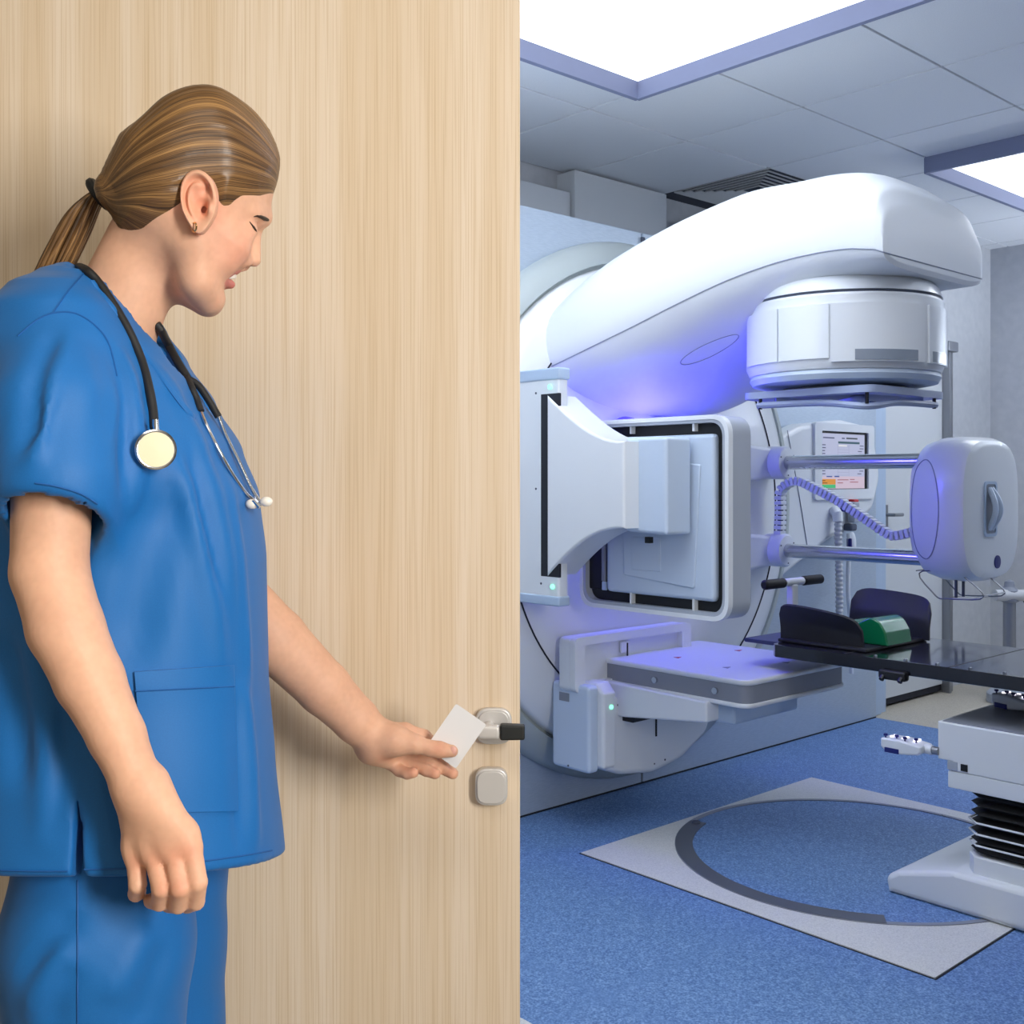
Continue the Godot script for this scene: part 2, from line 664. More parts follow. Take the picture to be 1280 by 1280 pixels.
	s.rbox(Vector3(5.52, 1.03, -3.062), Vector3(0.045, 0.17, 0.01), 0.004)
	s.tube([Vector3(5.52, 1.06, -3.06), Vector3(5.52, 1.06, -3.01), Vector3(5.60, 1.06, -3.005)], 0.01, 8)
	put(d, "door_handle", s.commit(), M.frame_metal)
	# threshold strip that shows at the corner of the floor
	s = Soup.new()
	s.T = flat_at()
	s.prism(cut(plan, rect(0.8, 0.3, 1.712, 2.2, 0.0)), 0.0005, 0.004)
	struct("trim_1", s, M.plate)
	wall_lamp("long wall uplight on the side wall hidden by the wooden door", 1.24, -2.4, 1.36, 1.0)
	wall_lamp("long wall uplight on the far side wall right of the picture", 6.79, -1.0, 1.66, -1.0)
	# ceiling diffuser
	var v := thing("air_vent", "square louvred air diffuser in the ceiling behind the machine arm", "vent", Vector3(4.655, CEIL, -3.3))
	var n := 7
	for k in n:
		var a := 0.292 - k * 0.037
		var b := a - 0.022
		s = Soup.new()
		s.T = Transform3D(Basis(Vector3(1, 0, 0), Vector3(0, 0, -1), Vector3(0, 1, 0)), Vector3(4.655, CEIL + 0.012 * (k % 2) * 0.0, -3.3))
		var rings := []
		for st in [[a, 0.0], [a, 0.006], [b, 0.026], [b, 0.02], [a, 0.0]]:
			rings.append(PackedVector3Array([Vector3(-st[0], -st[0], st[1]), Vector3(st[0], -st[0], st[1]), Vector3(st[0], st[0], st[1]), Vector3(-st[0], st[0], st[1])]))
		s.loft(rings, false, false)
		part(v, "louvre", s, M.vent, 20)
	part(v, "duct", span(4.37, 4.94, CEIL + 0.028, CEIL + 0.05, -3.58, -3.02, 0.001), M.gap)

func wall_lamp(label: String, x: float, z: float, length: float, side: float) -> void:
	var t := thing("wall_lamp", label, "wall lamp", Vector3(x, 1.75, z), true, "uplights on the treatment room walls")
	var s := Soup.new()
	s.prism(PackedVector2Array([Vector2(x - side * 0.13, 1.80), Vector2(x - side * 0.13, 1.70), Vector2(x + side * 0.06, 1.74), Vector2(x + side * 0.10, 1.80)]), z - length * 0.5, z + length * 0.5, 0.004)
	part(t, "trough", s, M.white_soft)
	part(t, "diffuser", span(x - 0.08, x + 0.08, 1.80, 1.815, z - length * 0.5 + 0.02, z + length * 0.5 - 0.02, 0.003), M.light)

func light_panel(label: String, x0: float, x1: float, z0: float, z1: float) -> void:
	var t := thing("ceiling_light", label, "ceiling light", Vector3((x0 + x1) * 0.5, CEIL, (z0 + z1) * 0.5), true, "light panels in the treatment room ceiling")
	part(t, "diffuser", span(x0 + 0.006, x1 - 0.006, CEIL - 0.008, CEIL + 0.012, z0 + 0.006, z1 - 0.006, 0.001), M.light)
	for e in [[x0 - 0.01, x0 + 0.012, z0, z1], [x1 - 0.012, x1 + 0.01, z0, z1], [x0, x1, z0 - 0.01, z0 + 0.012], [x0, x1, z1 - 0.012, z1 + 0.01]]:
		part(t, "frame_side", span(e[0], e[1], CEIL - 0.072, CEIL + 0.028, e[2], e[3], 0.002), M.fascia)

# ---------------------------------------------------------------- corridor in front of the door
func corridor() -> void:
	struct("floor_corridor", span(-2.1, 1.62, -0.12, 0.0, -1.78, 2.1, 0.0005), M.corridor_floor, false)
	struct("ceiling_corridor", span(-2.1, 1.62, CEIL, CEIL + 0.12, -1.78, 2.1, 0.0005), M.corridor_wall, false)
	struct("wall_corridor_left", span(-2.2, -2.1, 0, CEIL + 0.12, -1.9, 2.1, 0.0005), M.corridor_wall, false)
	struct("wall_corridor_back", span(-2.2, 1.62, 0, CEIL + 0.12, 2.1, 2.2, 0.0005), M.corridor_wall, false)
	var s := Soup.new()
	s.rbox(Vector3(1.56, 0.5, 0.2), Vector3(0.12, 1.0, 3.96), 0.0005, 1)
	s.rbox(Vector3(1.56, 2.545, 0.2), Vector3(0.12, 0.59, 3.96), 0.0005, 1)
	s.rbox(Vector3(1.56, 1.625, -0.72), Vector3(0.12, 1.25, 2.12), 0.0005, 1)
	s.rbox(Vector3(1.56, 1.625, 1.49), Vector3(0.12, 1.25, 1.22), 0.0005, 1)
	struct("wall_corridor_right", s, M.corridor_wall, false)
	var w := struct("window_1", span(1.55, 1.57, 1.0, 2.25, 0.34, 0.88, 0.001), glow(c8(255, 250, 242), 0.9), false)
	w.set_meta("label", "frosted corridor window")
	s = Soup.new()
	for e in [[1.0, 1.04, 0.34, 0.88], [2.21, 2.25, 0.34, 0.88], [1.04, 2.21, 0.34, 0.37], [1.04, 2.21, 0.85, 0.88]]:
		s.rbox(Vector3(1.54, (e[0] + e[1]) * 0.5, (e[2] + e[3]) * 0.5), Vector3(0.06, e[1] - e[0], e[3] - e[2]), 0.004)
	put(w, "window_frame", s.commit(), M.frame_metal)
	# wall with the doorway
	s = Soup.new()
	s.rbox(Vector3(-1.25, 1.36, -1.775), Vector3(1.7, 2.72, 0.11), 0.001, 1)
	s.rbox(Vector3(1.4, 1.36, -1.775), Vector3(0.44, 2.72, 0.11), 0.001, 1)
	s.rbox(Vector3(0.39, 2.51, -1.775), Vector3(1.58, 0.42, 0.11), 0.001, 1)
	struct("wall_doorway", s, M.corridor_wall, false)
	var lamp := thing("corridor_lamp", "flat light panel in the corridor ceiling above the camera", "ceiling light", Vector3(-0.1, CEIL, -0.2), false)
	part(lamp, "diffuser", span(-0.7, 0.5, CEIL - 0.04, CEIL - 0.034, -0.5, 0.1, 0.001), glow(c8(255, 246, 232), 1.0))
	part(lamp, "housing", span(-0.72, 0.52, CEIL - 0.034, CEIL - 0.001, -0.52, 0.12, 0.004), M.frame_metal)
	# the door leaf, slid aside in front of the wall
	var d := struct("door_1", span(-1.26, 0.0122, 0.012, 2.36, -1.705, -1.66, 0.0015, 2), M.wood, false)
	d.set_meta("label", "pale oak veneer door leaf behind the person in blue scrubs")
	# lever handle: rosette, neck, lever with black grip
	s = Soup.new()
	s.T = Transform3D(Basis(), Vector3(-0.0277, 0.878, -1.66))
	s.prism(rect(-0.0275, -0.0275, 0.0275, 0.0275, 0.021, 6), 0.0, 0.012, 0.003)
	var ro := put(d, "rosette", s.commit(), M.handle_steel)
	s = Soup.new()
	s.T = Transform3D(Basis(), Vector3(-0.0277, 0.878, -1.66))
	s.prism(rect(-0.0235, -0.0235, 0.0235, 0.0235, 0.018, 6), 0.012, 0.0145, 0.0015)
	put(ro, "rosette_face", s.commit(), M.handle_steel)
	s = Soup.new()
	s.T = Transform3D(Basis(), Vector3(-0.0277, 0.878, -1.66))
	s.tube([Vector3(-0.008, 0.0, 0.012), Vector3(-0.008, 0, 0.040)], 0.0095, 14)
	s.rbox(Vector3(-0.007, 0, 0.046), Vector3(0.036, 0.021, 0.015), 0.006, 3)
	var lv := put(d, "lever", s.commit(), M.handle_steel)
	s = Soup.new()
	s.T = Transform3D(Basis(), Vector3(-0.0277, 0.878, -1.66))
	s.prism(round_poly([Vector2(0.010, -0.0115), Vector2(0.0465, -0.011), Vector2(0.0468, 0.0105), Vector2(0.010, 0.0118)], 0.0035, 3), 0.0375, 0.055, 0.003)
	put(lv, "grip", s.commit(), M.handle_grip, "black grip of the lever")
	s = Soup.new()
	s.T = Transform3D(Basis(), Vector3(-0.0312, 0.7875, -1.66))
	s.prism(rect(-0.0245, -0.028, 0.0245, 0.028, 0.018, 6), 0.0, 0.017, 0.003)
	var lk := put(d, "lock_cover", s.commit(), M.handle_steel)
	s = Soup.new()
	s.T = Transform3D(Basis(), Vector3(-0.0312, 0.7875, -1.66))
	s.prism(rect(-0.0215, -0.0245, 0.0215, 0.0245, 0.016, 6), 0.017, 0.0195, 0.0015)
	put(lk, "lock_face", s.commit(), M.handle_steel)

# ---------------------------------------------------------------- stand of the machine with its console
const AX := Vector3(3.33, 1.13, -1.93)   # where the beam axis crosses the rotation axis

func ring_at(z: float) -> Transform3D:
	# lathe axis y -> z'
	return Transform3D(Basis(Vector3(1, 0, 0), Vector3(0, 0, 1), Vector3(0, -1, 0)), Vector3(AX.x, AX.y, z))

func gantry_stand() -> void:
	var t := thing("machine_stand", "pale blue steel wall housing behind the treatment machine, with a screen", "machine housing", Vector3(3.34, 0, -3.3))
	part(t, "front_panel", span(1.45, 3.412, 0.0, 2.27, -3.5, -2.98, 0.006), M.stand)
	part(t, "front_panel", span(3.42, 5.28, 0.0, 2.27, -3.5, -2.98, 0.006), M.stand)
	part(t, "plinth_gap", span(1.46, 5.27, 0.0, 0.006, -2.982, -2.976, 0.001), M.gap)
	part(t, "end_post", span(5.282, 5.37, 0.0, 2.3, -3.1, -3.0, 0.006), M.pale_blue)
	part(t, "panel_lock", span(3.405, 3.425, 2.2, 2.25, -2.981, -2.97, 0.003), M.seam)
	# grey shroud ring round the drum
	var s := Soup.new()
	s.T = ring_at(-2.98)
	s.lathe([Vector2(0.9, -0.02), Vector2(1.07, -0.02), Vector2(1.075, 0.02), Vector2(1.06, 0.055), Vector2(1.02, 0.085), Vector2(0.985, 0.095), Vector2(0.975, 0.07), Vector2(0.9, 0.06)], 96)
	part(t, "shroud_ring", s, M.shroud)
	# console that bulges from the housing, right of the drum
	s = Soup.new()
	s.prism(round_poly([Vector2(4.12, 1.40), Vector2(4.45, 1.515), Vector2(4.82, 1.548), Vector2(5.10, 1.52), Vector2(5.18, 1.27), Vector2(5.10, 1.09), Vector2(4.80, 0.99), Vector2(4.62, 0.93), Vector2(4.30, 0.80), Vector2(4.05, 0.70), Vector2(3.9, 1.0)], [0.1, 0.2, 0.2, 0.05, 0.15, 0.12, 0.2, 0.1, 0.2, 0.1, 0.2], 6), -2.99, -2.895, 0.03, 4)
	var con := part(t, "console", s, M.white)
	s = Soup.new()
	for q in [[Vector3(4.33, 1.48, -2.893), Vector3(4.42, 1.2, -2.893), Vector3(4.50, 0.92, -2.893)]]:
		s.tube(smooth_path(q), 0.002, 6)
	part(con, "panel_seam", s, M.seam_pale)
	# bezel and screen
	s = Soup.new()
	s.frame(rect(4.545, 1.155, 5.085, 1.525, 0.02), rect(4.605, 1.205, 5.03, 1.487, 0.008), -2.905, -2.882)
	part(con, "bezel", s, M.white)
	part(con, "screen_border", span(4.60, 5.04, 1.2, 1.49, -2.902, -2.892, 0.001), M.black)
	var q := QuadMesh.new()
	q.size = Vector2(0.395, 0.268)
	var sc := put(con, "screen", q, screen_picture(), "lit screen with a table of values")
	sc.position = Vector3(4.807, 1.342, -2.8905) - base_of[con]

func screen_picture() -> StandardMaterial3D:
	var w := 236
	var h := 288
	var im := Image.create(w, h, false, Image.FORMAT_RGB8)
	im.fill(c8(198, 204, 236))
	im.fill_rect(Rect2i(0, 224, w, 64), c8(226, 206, 226))
	var rng := RandomNumberGenerator.new()
	rng.seed = 4
	var ink := c8(70, 78, 120)
	im.fill_rect(Rect2i(10, 20, 60, 6), ink)
	im.fill_rect(Rect2i(110, 20, 16, 6), ink)
	im.fill_rect(Rect2i(134, 18, 62, 8), c8(70, 80, 90))
	im.fill_rect(Rect2i(90, 40, 118, 11), c8(60, 96, 110))
	im.fill_rect(Rect2i(92, 58, 46, 10), c8(244, 246, 252))
	for r in 11:
		var y := 58 + r * 15
		im.fill_rect(Rect2i(4, y, 14 + rng.randi() % 16, 5), ink)
		im.fill_rect(Rect2i(196 + rng.randi() % 14, y, 22, 4), ink)
		im.fill_rect(Rect2i(88, y + 9, 60, 1), c8(150, 158, 200))
	im.fill_rect(Rect2i(88, 56, 1, 165), c8(150, 158, 200))
	im.fill_rect(Rect2i(148, 56, 1, 165), c8(150, 158, 200))
	im.fill_rect(Rect2i(28, 222, 30, 6), c8(60, 90, 170))
	im.fill_rect(Rect2i(70, 221, 26, 7), c8(60, 90, 170))
	im.fill_rect(Rect2i(0, 238, 76, 28), c8(236, 160, 60))
	im.fill_rect(Rect2i(2, 244, 20, 4), c8(120, 60, 20))
	im.fill_rect(Rect2i(2, 256, 30, 4), c8(120, 60, 20))
	im.fill_rect(Rect2i(0, 267, 76, 18), c8(70, 200, 130))
	for e in [[86, 240, 60], [154, 238, 26], [86, 256, 30], [154, 252, 46]]:
		im.fill_rect(Rect2i(e[0], e[1], e[2], 4), c8(170, 90, 110))
	var m := mat(Color(0.05, 0.05, 0.05), 0.3)
	m.emission_enabled = true
	m.emission_texture = ImageTexture.create_from_image(im)
	m.emission_energy_multiplier = 0.75
	m.emission = Color.BLACK
	return m

# ---------------------------------------------------------------- the machine that turns
func sec(z: float, yt: float, yb: float, w: float, nt: float, nb: float, n := 56) -> PackedVector3Array:
	# superellipse section at z'; its widest line lies a third up
	var ring := PackedVector3Array()
	var ym := lerpf(yb, yt, 0.42)
	for k in n:
		var a := TAU * k / n
		var ca := cos(a)
		var sa := sin(a)
		var e: float = 2.0 / (nt if sa >= 0.0 else nb)
		var x := signf(ca) * pow(absf(ca), e) * w
		var y := signf(sa) * pow(absf(sa), e)
		ring.append(Vector3(AX.x + x, ym + (y * (yt - ym) if sa >= 0.0 else y * (ym - yb)), z))
	return ring

func linear_accelerator() -> void:
	var t := thing("linear_accelerator", "large white radiotherapy machine with curved arm and round treatment head", "medical machine", Vector3(AX.x, 0, -2.6))
	# drum
	var s := Soup.new()
	s.T = ring_at(-2.96)
	s.lathe([Vector2(0.2, 0.0), Vector2(0.965, 0.0), Vector2(0.968, 0.06), Vector2(0.955, 0.085), Vector2(0.90, 0.11), Vector2(0.82, 0.135), Vector2(0.6, 0.165), Vector2(0.38, 0.18), Vector2(0.1, 0.182)], 96)
	var drum := part(t, "drum", s, M.white)
	for r in [[0.80, 0.139], [0.972, 0.045]]:
		s = Soup.new()
		s.T = ring_at(-2.96)
		var ring := []
		for k in 121:
			var a := TAU * k / 120.0
			ring.append(Vector3(r[0] * cos(a), r[1], r[0] * sin(a)))
		s.tube(ring, 0.0035, 6, false)
		part(drum, "drum_seam", s, M.gap)
	s = Soup.new()
	s.T = ring_at(-2.785)
	s.lathe([Vector2(0.3, 0.0), Vector2(0.375, 0.0), Vector2(0.372, 0.018), Vector2(0.36, 0.022), Vector2(0.16, 0.022), Vector2(0.15, 0.01), Vector2(0.05, 0.008)], 64)
	var hub := part(drum, "hub", s, M.grey_rim)
	s = Soup.new()
	s.T = ring_at(-2.775).translated(Vector3(-0.24, 0.23, 0))
	s.lathe([Vector2(0.02, 0.0), Vector2(0.13, 0.0), Vector2(0.125, 0.02), Vector2(0.08, 0.03), Vector2(0.01, 0.032)], 40)
	part(hub, "blue_lamp", s, M.blue_lens, 40, "round blue lamp")
	var bl := OmniLight3D.new()
	bl.name = "blue_lamp_light"
	bl.light_color = Color(0.33, 0.30, 1.0)
	bl.light_energy = 0.27
	bl.light_size = 0.1
	bl.omni_range = 8.0
	bl.shadow_enabled = true
	add_child(bl)
	place(bl, Vector3(AX.x - 0.24, AX.y + 0.23, -2.66), true)
	# arm
	var keys := [[-2.93, 1.96, 1.49, 0.60, 2.3, 2.3], [-2.80, 2.05, 1.495, 0.60, 2.4, 2.3], [-2.66, 2.125, 1.53, 0.575, 2.5, 2.3], [-2.5, 2.185, 1.60, 0.52, 2.6, 2.35],
		[-2.34, 2.225, 1.69, 0.46, 2.8, 2.5], [-2.18, 2.25, 1.775, 0.41, 3.0, 2.8], [-2.02, 2.245, 1.84, 0.372, 3.2, 3.2], [-1.88, 2.24, 1.872, 0.350, 3.4, 3.8], [-1.77, 2.215, 1.885, 0.34, 3.4, 4.4], [-1.70, 2.16, 1.89, 0.335, 3.4, 5.0], [-1.675, 2.09, 1.893, 0.328, 3.3, 5.0], [-1.668, 2.0, 1.91, 0.30, 3.0, 5.0]]
	var rings := []
	for k in keys.size() - 1:
		var k0: Array = keys[maxi(k - 1, 0)]
		var k1: Array = keys[k]
		var k2: Array = keys[k + 1]
		var k3: Array = keys[mini(k + 2, keys.size() - 1)]
		for i in 4:
			var u := i / 4.0
			var e := []
			for j in 6:
				var m1: float = (k2[j] - k0[j]) * 0.5
				var m2: float = (k3[j] - k1[j]) * 0.5
				if k >= keys.size() - 4:
					e.append(lerpf(k1[j], k2[j], u))
				else:
					e.append((2 * u * u * u - 3 * u * u + 1) * k1[j] + (u * u * u - 2 * u * u + u) * m1 + (-2 * u * u * u + 3 * u * u) * k2[j] + (u * u * u - u * u) * m2)
			rings.append(sec(e[0], e[1], e[2], e[3], e[4], e[5]))
	var kl: Array = keys[keys.size() - 1]
	rings.append(sec(kl[0], kl[1], kl[2], kl[3], kl[4], kl[5]))
	s = Soup.new()
	s.loft(rings)
	var arm := part(t, "arm", s, M.shell, 60)
	# seam round the arm: a line on its sides and end
	var left := []
	var right := []
	for r in rings:
		var ring: PackedVector3Array = r
		# lowest third of the side: point where the outline turns below its widest line
		left.append(ring[30] + Vector3(-0.0005, 0, 0))
		right.append(ring[54] + Vector3(0.0005, 0, 0))
	right.reverse()
	s = Soup.new()
	s.tube(left + right, 0.0022, 6)
	part(arm, "arm_seam", s, M.seam_pale)
	# oval hatch with a slot under the arm
	var oval := []
	for k in 41:
		var ta := TAU * k / 40.0
		var z := -2.36 + 0.095 * cos(ta)
		var ai := 37.3 + 0.55 * cos(ta) + 0.95 * sin(ta)
		var i0 := int(ai)
		for q in rings.size() - 1:
			var ra: PackedVector3Array = rings[q]
			var rb: PackedVector3Array = rings[q + 1]
			if ra[0].z <= z and rb[0].z > z:
				var w := (z - ra[0].z) / (rb[0].z - ra[0].z)
				oval.append(ra[i0].lerp(ra[i0 + 1], ai - i0).lerp(rb[i0].lerp(rb[i0 + 1], ai - i0), w) + Vector3(-0.0004, -0.0004, 0))
	s = Soup.new()
	s.tube(oval, 0.0016, 6, false)
	part(arm, "hatch_seam", s, M.seam_pale)
	# head: collar, cover, raised panels, lower lip
	var hc := Vector3(3.31, 0, -1.99)
	s = Soup.new()
	s.lathe([Vector2(0.2, 1.91), Vector2(0.25, 1.905), Vector2(0.285, 1.893), Vector2(0.305, 1.872), Vector2(0.314, 1.845), Vector2(0.29, 1.840)], 72, hc)
	part(t, "head_collar", s, M.gloss)
	s = Soup.new()
	s.lathe([Vector2(0.28, 1.845), Vector2(0.310, 1.845), Vector2(0.310, 1.832), Vector2(0.28, 1.832)], 72, hc)
	part(t, "head_gap", s, M.seam)
	s = Soup.new()
	s.lathe([Vector2(0.26, 1.836), Vector2(0.312, 1.836), Vector2(0.319, 1.826), Vector2(0.321, 1.625), Vector2(0.31, 1.60), Vector2(0.285, 1.592), Vector2(0.2, 1.59)], 72, hc)
	var cover := part(t, "head_cover", s, M.gloss)
	var toward := atan2(-AX.z, -AX.x)   # angle (x', z') of the side that faces the viewer
	for e in [[-1.25, -0.66, 1.63, 1.80], [-0.64, -0.12, 1.63, 1.80], [-0.10, 0.86, 1.618, 1.80], [0.93, 1.5, 1.618, 1.80]]:
		s = Soup.new()
		s.arc(hc, 0.30, 0.3275, e[2], e[3], toward - e[0], toward - e[1], 14)
		part(cover, "cover_panel", s, M.gloss)
	for e in [[0.12, 0.76], [0.98, 1.3]]:
		s = Soup.new()
		s.arc(hc, 0.30, 0.3295, 1.622, 1.655, toward - e[0], toward - e[1], 10)
		part(cover, "grey_window", s, M.window_grey, 40, "grey glossy window strip")
	s = Soup.new()
	s.lathe([Vector2(0.22, 1.592), Vector2(0.305, 1.598), Vector2(0.31, 1.585), Vector2(0.30, 1.568), Vector2(0.26, 1.56), Vector2(0.2, 1.558)], 72, hc)
	part(t, "head_lip", s, M.cover_blue)
	s = Soup.new()
	s.lathe([Vector2(0.02, 1.556), Vector2(0.20, 1.556), Vector2(0.215, 1.53), Vector2(0.19, 1.515), Vector2(0.12, 1.51), Vector2(0.02, 1.51)], 48, hc)
	var col := part(t, "collimator", s, M.mid_grey)
	s = Soup.new()
	s.lathe([Vector2(0.01, 1.5095), Vector2(0.115, 1.5095), Vector2(0.11, 1.505), Vector2(0.01, 1.503)], 40, hc)
	part(col, "beam_window", s, M.glass_blue, 40, "dark blue glass of the beam window")
	# accessory tray: square frame with two crossing braces and short posts
	s = Soup.new()
	s.T = flat_at().translated(hc)
	s.frame(round_poly([Vector2(-0.245, -0.245), Vector2(0.245, -0.245), Vector2(0.245, 0.245), Vector2(-0.245, 0.245)], 0.05, 5), round_poly([Vector2(-0.185, -0.185), Vector2(0.185, -0.185), Vector2(0.185, 0.185), Vector2(-0.185, 0.185)], 0.08, 5), 1.522, 1.545)
	var tray := part(t, "accessory_tray", s, M.tray)
	for e in [[Vector3(-0.22, 1.52, -0.12), Vector3(-0.10, 1.516, 0.0), Vector3(-0.15, 1.510, 0.15), Vector3(0.0, 1.516, 0.10), Vector3(0.12, 1.52, 0.22)], [Vector3(-0.235, 1.500, -0.18), Vector3(-0.225, 1.498, 0.05), Vector3(-0.215, 1.480, 0.215), Vector3(-0.05, 1.498, 0.225), Vector3(0.18, 1.500, 0.235)]]:
		var pts := []
		for p in e:
			pts.append(p + hc)
		s = Soup.new()
		s.tube(smooth_path(pts, 6), 0.011, 8)
		part(tray, "brace", s, M.tray)
	for e in [Vector3(-0.235, 0, -0.17), Vector3(-0.222, 0, 0.215), Vector3(0.17, 0, 0.235)]:
		s = Soup.new()
		s.tube([hc + e + Vector3(0, 1.528, 0), hc + e + Vector3(0, 1.487, 0)], 0.006, 8)
		part(tray, "post", s, M.black)
	detector(t)
	lower_imager(t)
	source_unit(t)

func led(parent: Node3D, at: Vector3, dir: Vector3) -> void:
	var s := Soup.new()
	s.tube([at - dir * 0.002, at + dir * 0.004], 0.0075, 12)
	part(parent, "status_lamp", s, M.led, 40, "small green status lamp")

func screw(parent: Node3D, at: Vector3, dir: Vector3, r := 0.004) -> void:
	var s := Soup.new()
	s.tube([at - dir * 0.003, at + dir * 0.0015], r, 8)
	part(parent, "screw", s, M.seam)

# flat detector held out on the viewer's side of the beam
func detector(t: Node3D) -> void:
	var s := Soup.new()
	s.T = side_at()
	s.prism(round_poly([Vector2(-2.90, 0.832), Vector2(-2.59, 0.832), Vector2(-2.59, 1.622), Vector2(-2.90, 1.622)], 0.012, 3), -2.595, -2.55, 0.008)
	var hs := part(t, "detector_arm_housing", s, M.white_soft)
	for e in [[1.585, 1.626], [0.828, 0.862]]:
		s = Soup.new()
		s.T = side_at()
		s.prism(rect(-2.905, e[0], -2.585, e[1], 0.008), -2.60, -2.546, 0.006)
		part(hs, "end_cap", s, M.pale_blue)
	led(hs, Vector3(2.549, 1.562, -2.63), Vector3(-1, 0, 0))
	led(hs, Vector3(2.549, 0.893, -2.618), Vector3(-1, 0, 0))
	screw(hs, Vector3(2.55, 1.545, -2.70), Vector3(-1, 0, 0))
	screw(hs, Vector3(2.55, 1.22, -2.70), Vector3(-1, 0, 0))
	screw(hs, Vector3(2.55, 0.90, -2.675), Vector3(-1, 0, 0))
	part(hs, "slot", span(2.5488, 2.56, 0.925, 1.540, -2.676, -2.588, 0.002), M.gap)
	# curved arm plate
	var out := []
	var n := 12
	for k in n + 1:
		var u := float(k) / n
		out.append(Vector2(lerpf(-2.642, -2.293, u), 1.536 - 0.165 * sin(u * PI * 0.5)))
	var low := []
	for k in n + 1:
		var u := float(k) / n
		low.append(Vector2(lerpf(-2.293, -2.642, pow(u, 0.9)), 1.098 - 0.172 * (1.0 - cos(u * PI * 0.5))))
	s = Soup.new()
	s.T = side_at()
	s.prism(PackedVector2Array(out + low), -2.69, -2.543, 0.010, 3)
	part(t, "detector_arm", s, M.white)
	# small housing between arm and detector
	s = Soup.new()
	s.T = side_at()
	s.prism(round_poly([Vector2(-2.35, 1.085), Vector2(-2.18, 1.078), Vector2(-2.18, 1.383), Vector2(-2.35, 1.388)], 0.012, 3), -2.735, -2.612, 0.012)
	var sb := part(t, "detector_mount", s, M.cover_blue)
	screw(sb, Vector3(2.62, 1.36, -2.215), Vector3(-1, 0, 0))
	screw(sb, Vector3(2.62, 1.10, -2.225), Vector3(-1, 0, 0))
	part(sb, "latch", span(2.617, 2.63, 1.222, 1.234, -2.222, -2.205, 0.001), M.black)
	part(sb, "latch", span(2.70, 2.72, 1.045, 1.065, -2.345, -2.325, 0.001), M.black)
	# detector: rim, black inset, white cover with steps
	s = Soup.new()
	s.T = side_at()
	s.frame(rect(-2.68, 0.812, -2.045, 1.452, 0.065, 7), rect(-2.655, 0.835, -2.068, 1.43, 0.05, 7), -2.86, -2.745)
	var rim := part(t, "detector_rim", s, M.grey_rim, 30)
	s = Soup.new()
	s.T = side_at()
	s.frame(rect(-2.682, 0.81, -2.043, 1.454, 0.066, 7), rect(-2.668, 0.824, -2.057, 1.44, 0.055, 7), -2.765, -2.742)
	part(rim, "white_edge", s, M.white)
	s = Soup.new()
	s.T = side_at()
	s.prism(rect(-2.66, 0.83, -2.062, 1.435, 0.05, 6), -2.85, -2.775, 0.0)
	part(t, "detector_back", s, M.black)
	s = Soup.new()
	s.T = side_at()
	s.prism(rect(-2.565, 0.868, -2.105, 1.395, 0.018, 4), -2.80, -2.752, 0.012)
	var cov := part(t, "detector_cover", s, M.cover_blue)
	s = Soup.new()
	s.T = side_at()
	s.prism(round_poly([Vector2(-2.48, 0.93), Vector2(-2.18, 0.905), Vector2(-2.155, 1.30), Vector2(-2.25, 1.305), Vector2(-2.25, 1.345), Vector2(-2.48, 1.35)], 0.01, 3), -2.755, -2.746, 0.004)
	part(cov, "raised_panel", s, M.cover_blue)
	s = Soup.new()
	s.T = side_at()
	s.prism(rect(-2.44, 0.95, -2.315, 1.06, 0.006, 2), -2.75, -2.743, 0.003)
	part(cov, "raised_panel", s, M.cover_blue)
	for e in [[-2.455, 1.425], [-2.19, 1.425], [-2.455, 0.852], [-2.19, 0.852]]:
		part(rim, "rim_clip", span(2.755, 2.778, e[1] - 0.02, e[1] + 0.02, e[0] - 0.004, e[0] + 0.004, 0.001), M.white)
	# black mechanism that shows at the lower corner
	s = Soup.new()
	s.rbox(Vector3(2.79, 0.95, -2.635), Vector3(0.05, 0.16, 0.075), 0.006)
	var mech := part(t, "detector_drive", s, M.black)
	part(mech, "rail", span(2.757, 2.77, 0.90, 1.04, -2.592, -2.575, 0.003), M.mid_grey)
	part(mech, "rail", span(2.757, 2.768, 0.87, 0.90, -2.59, -2.57, 0.003), M.pale_blue)

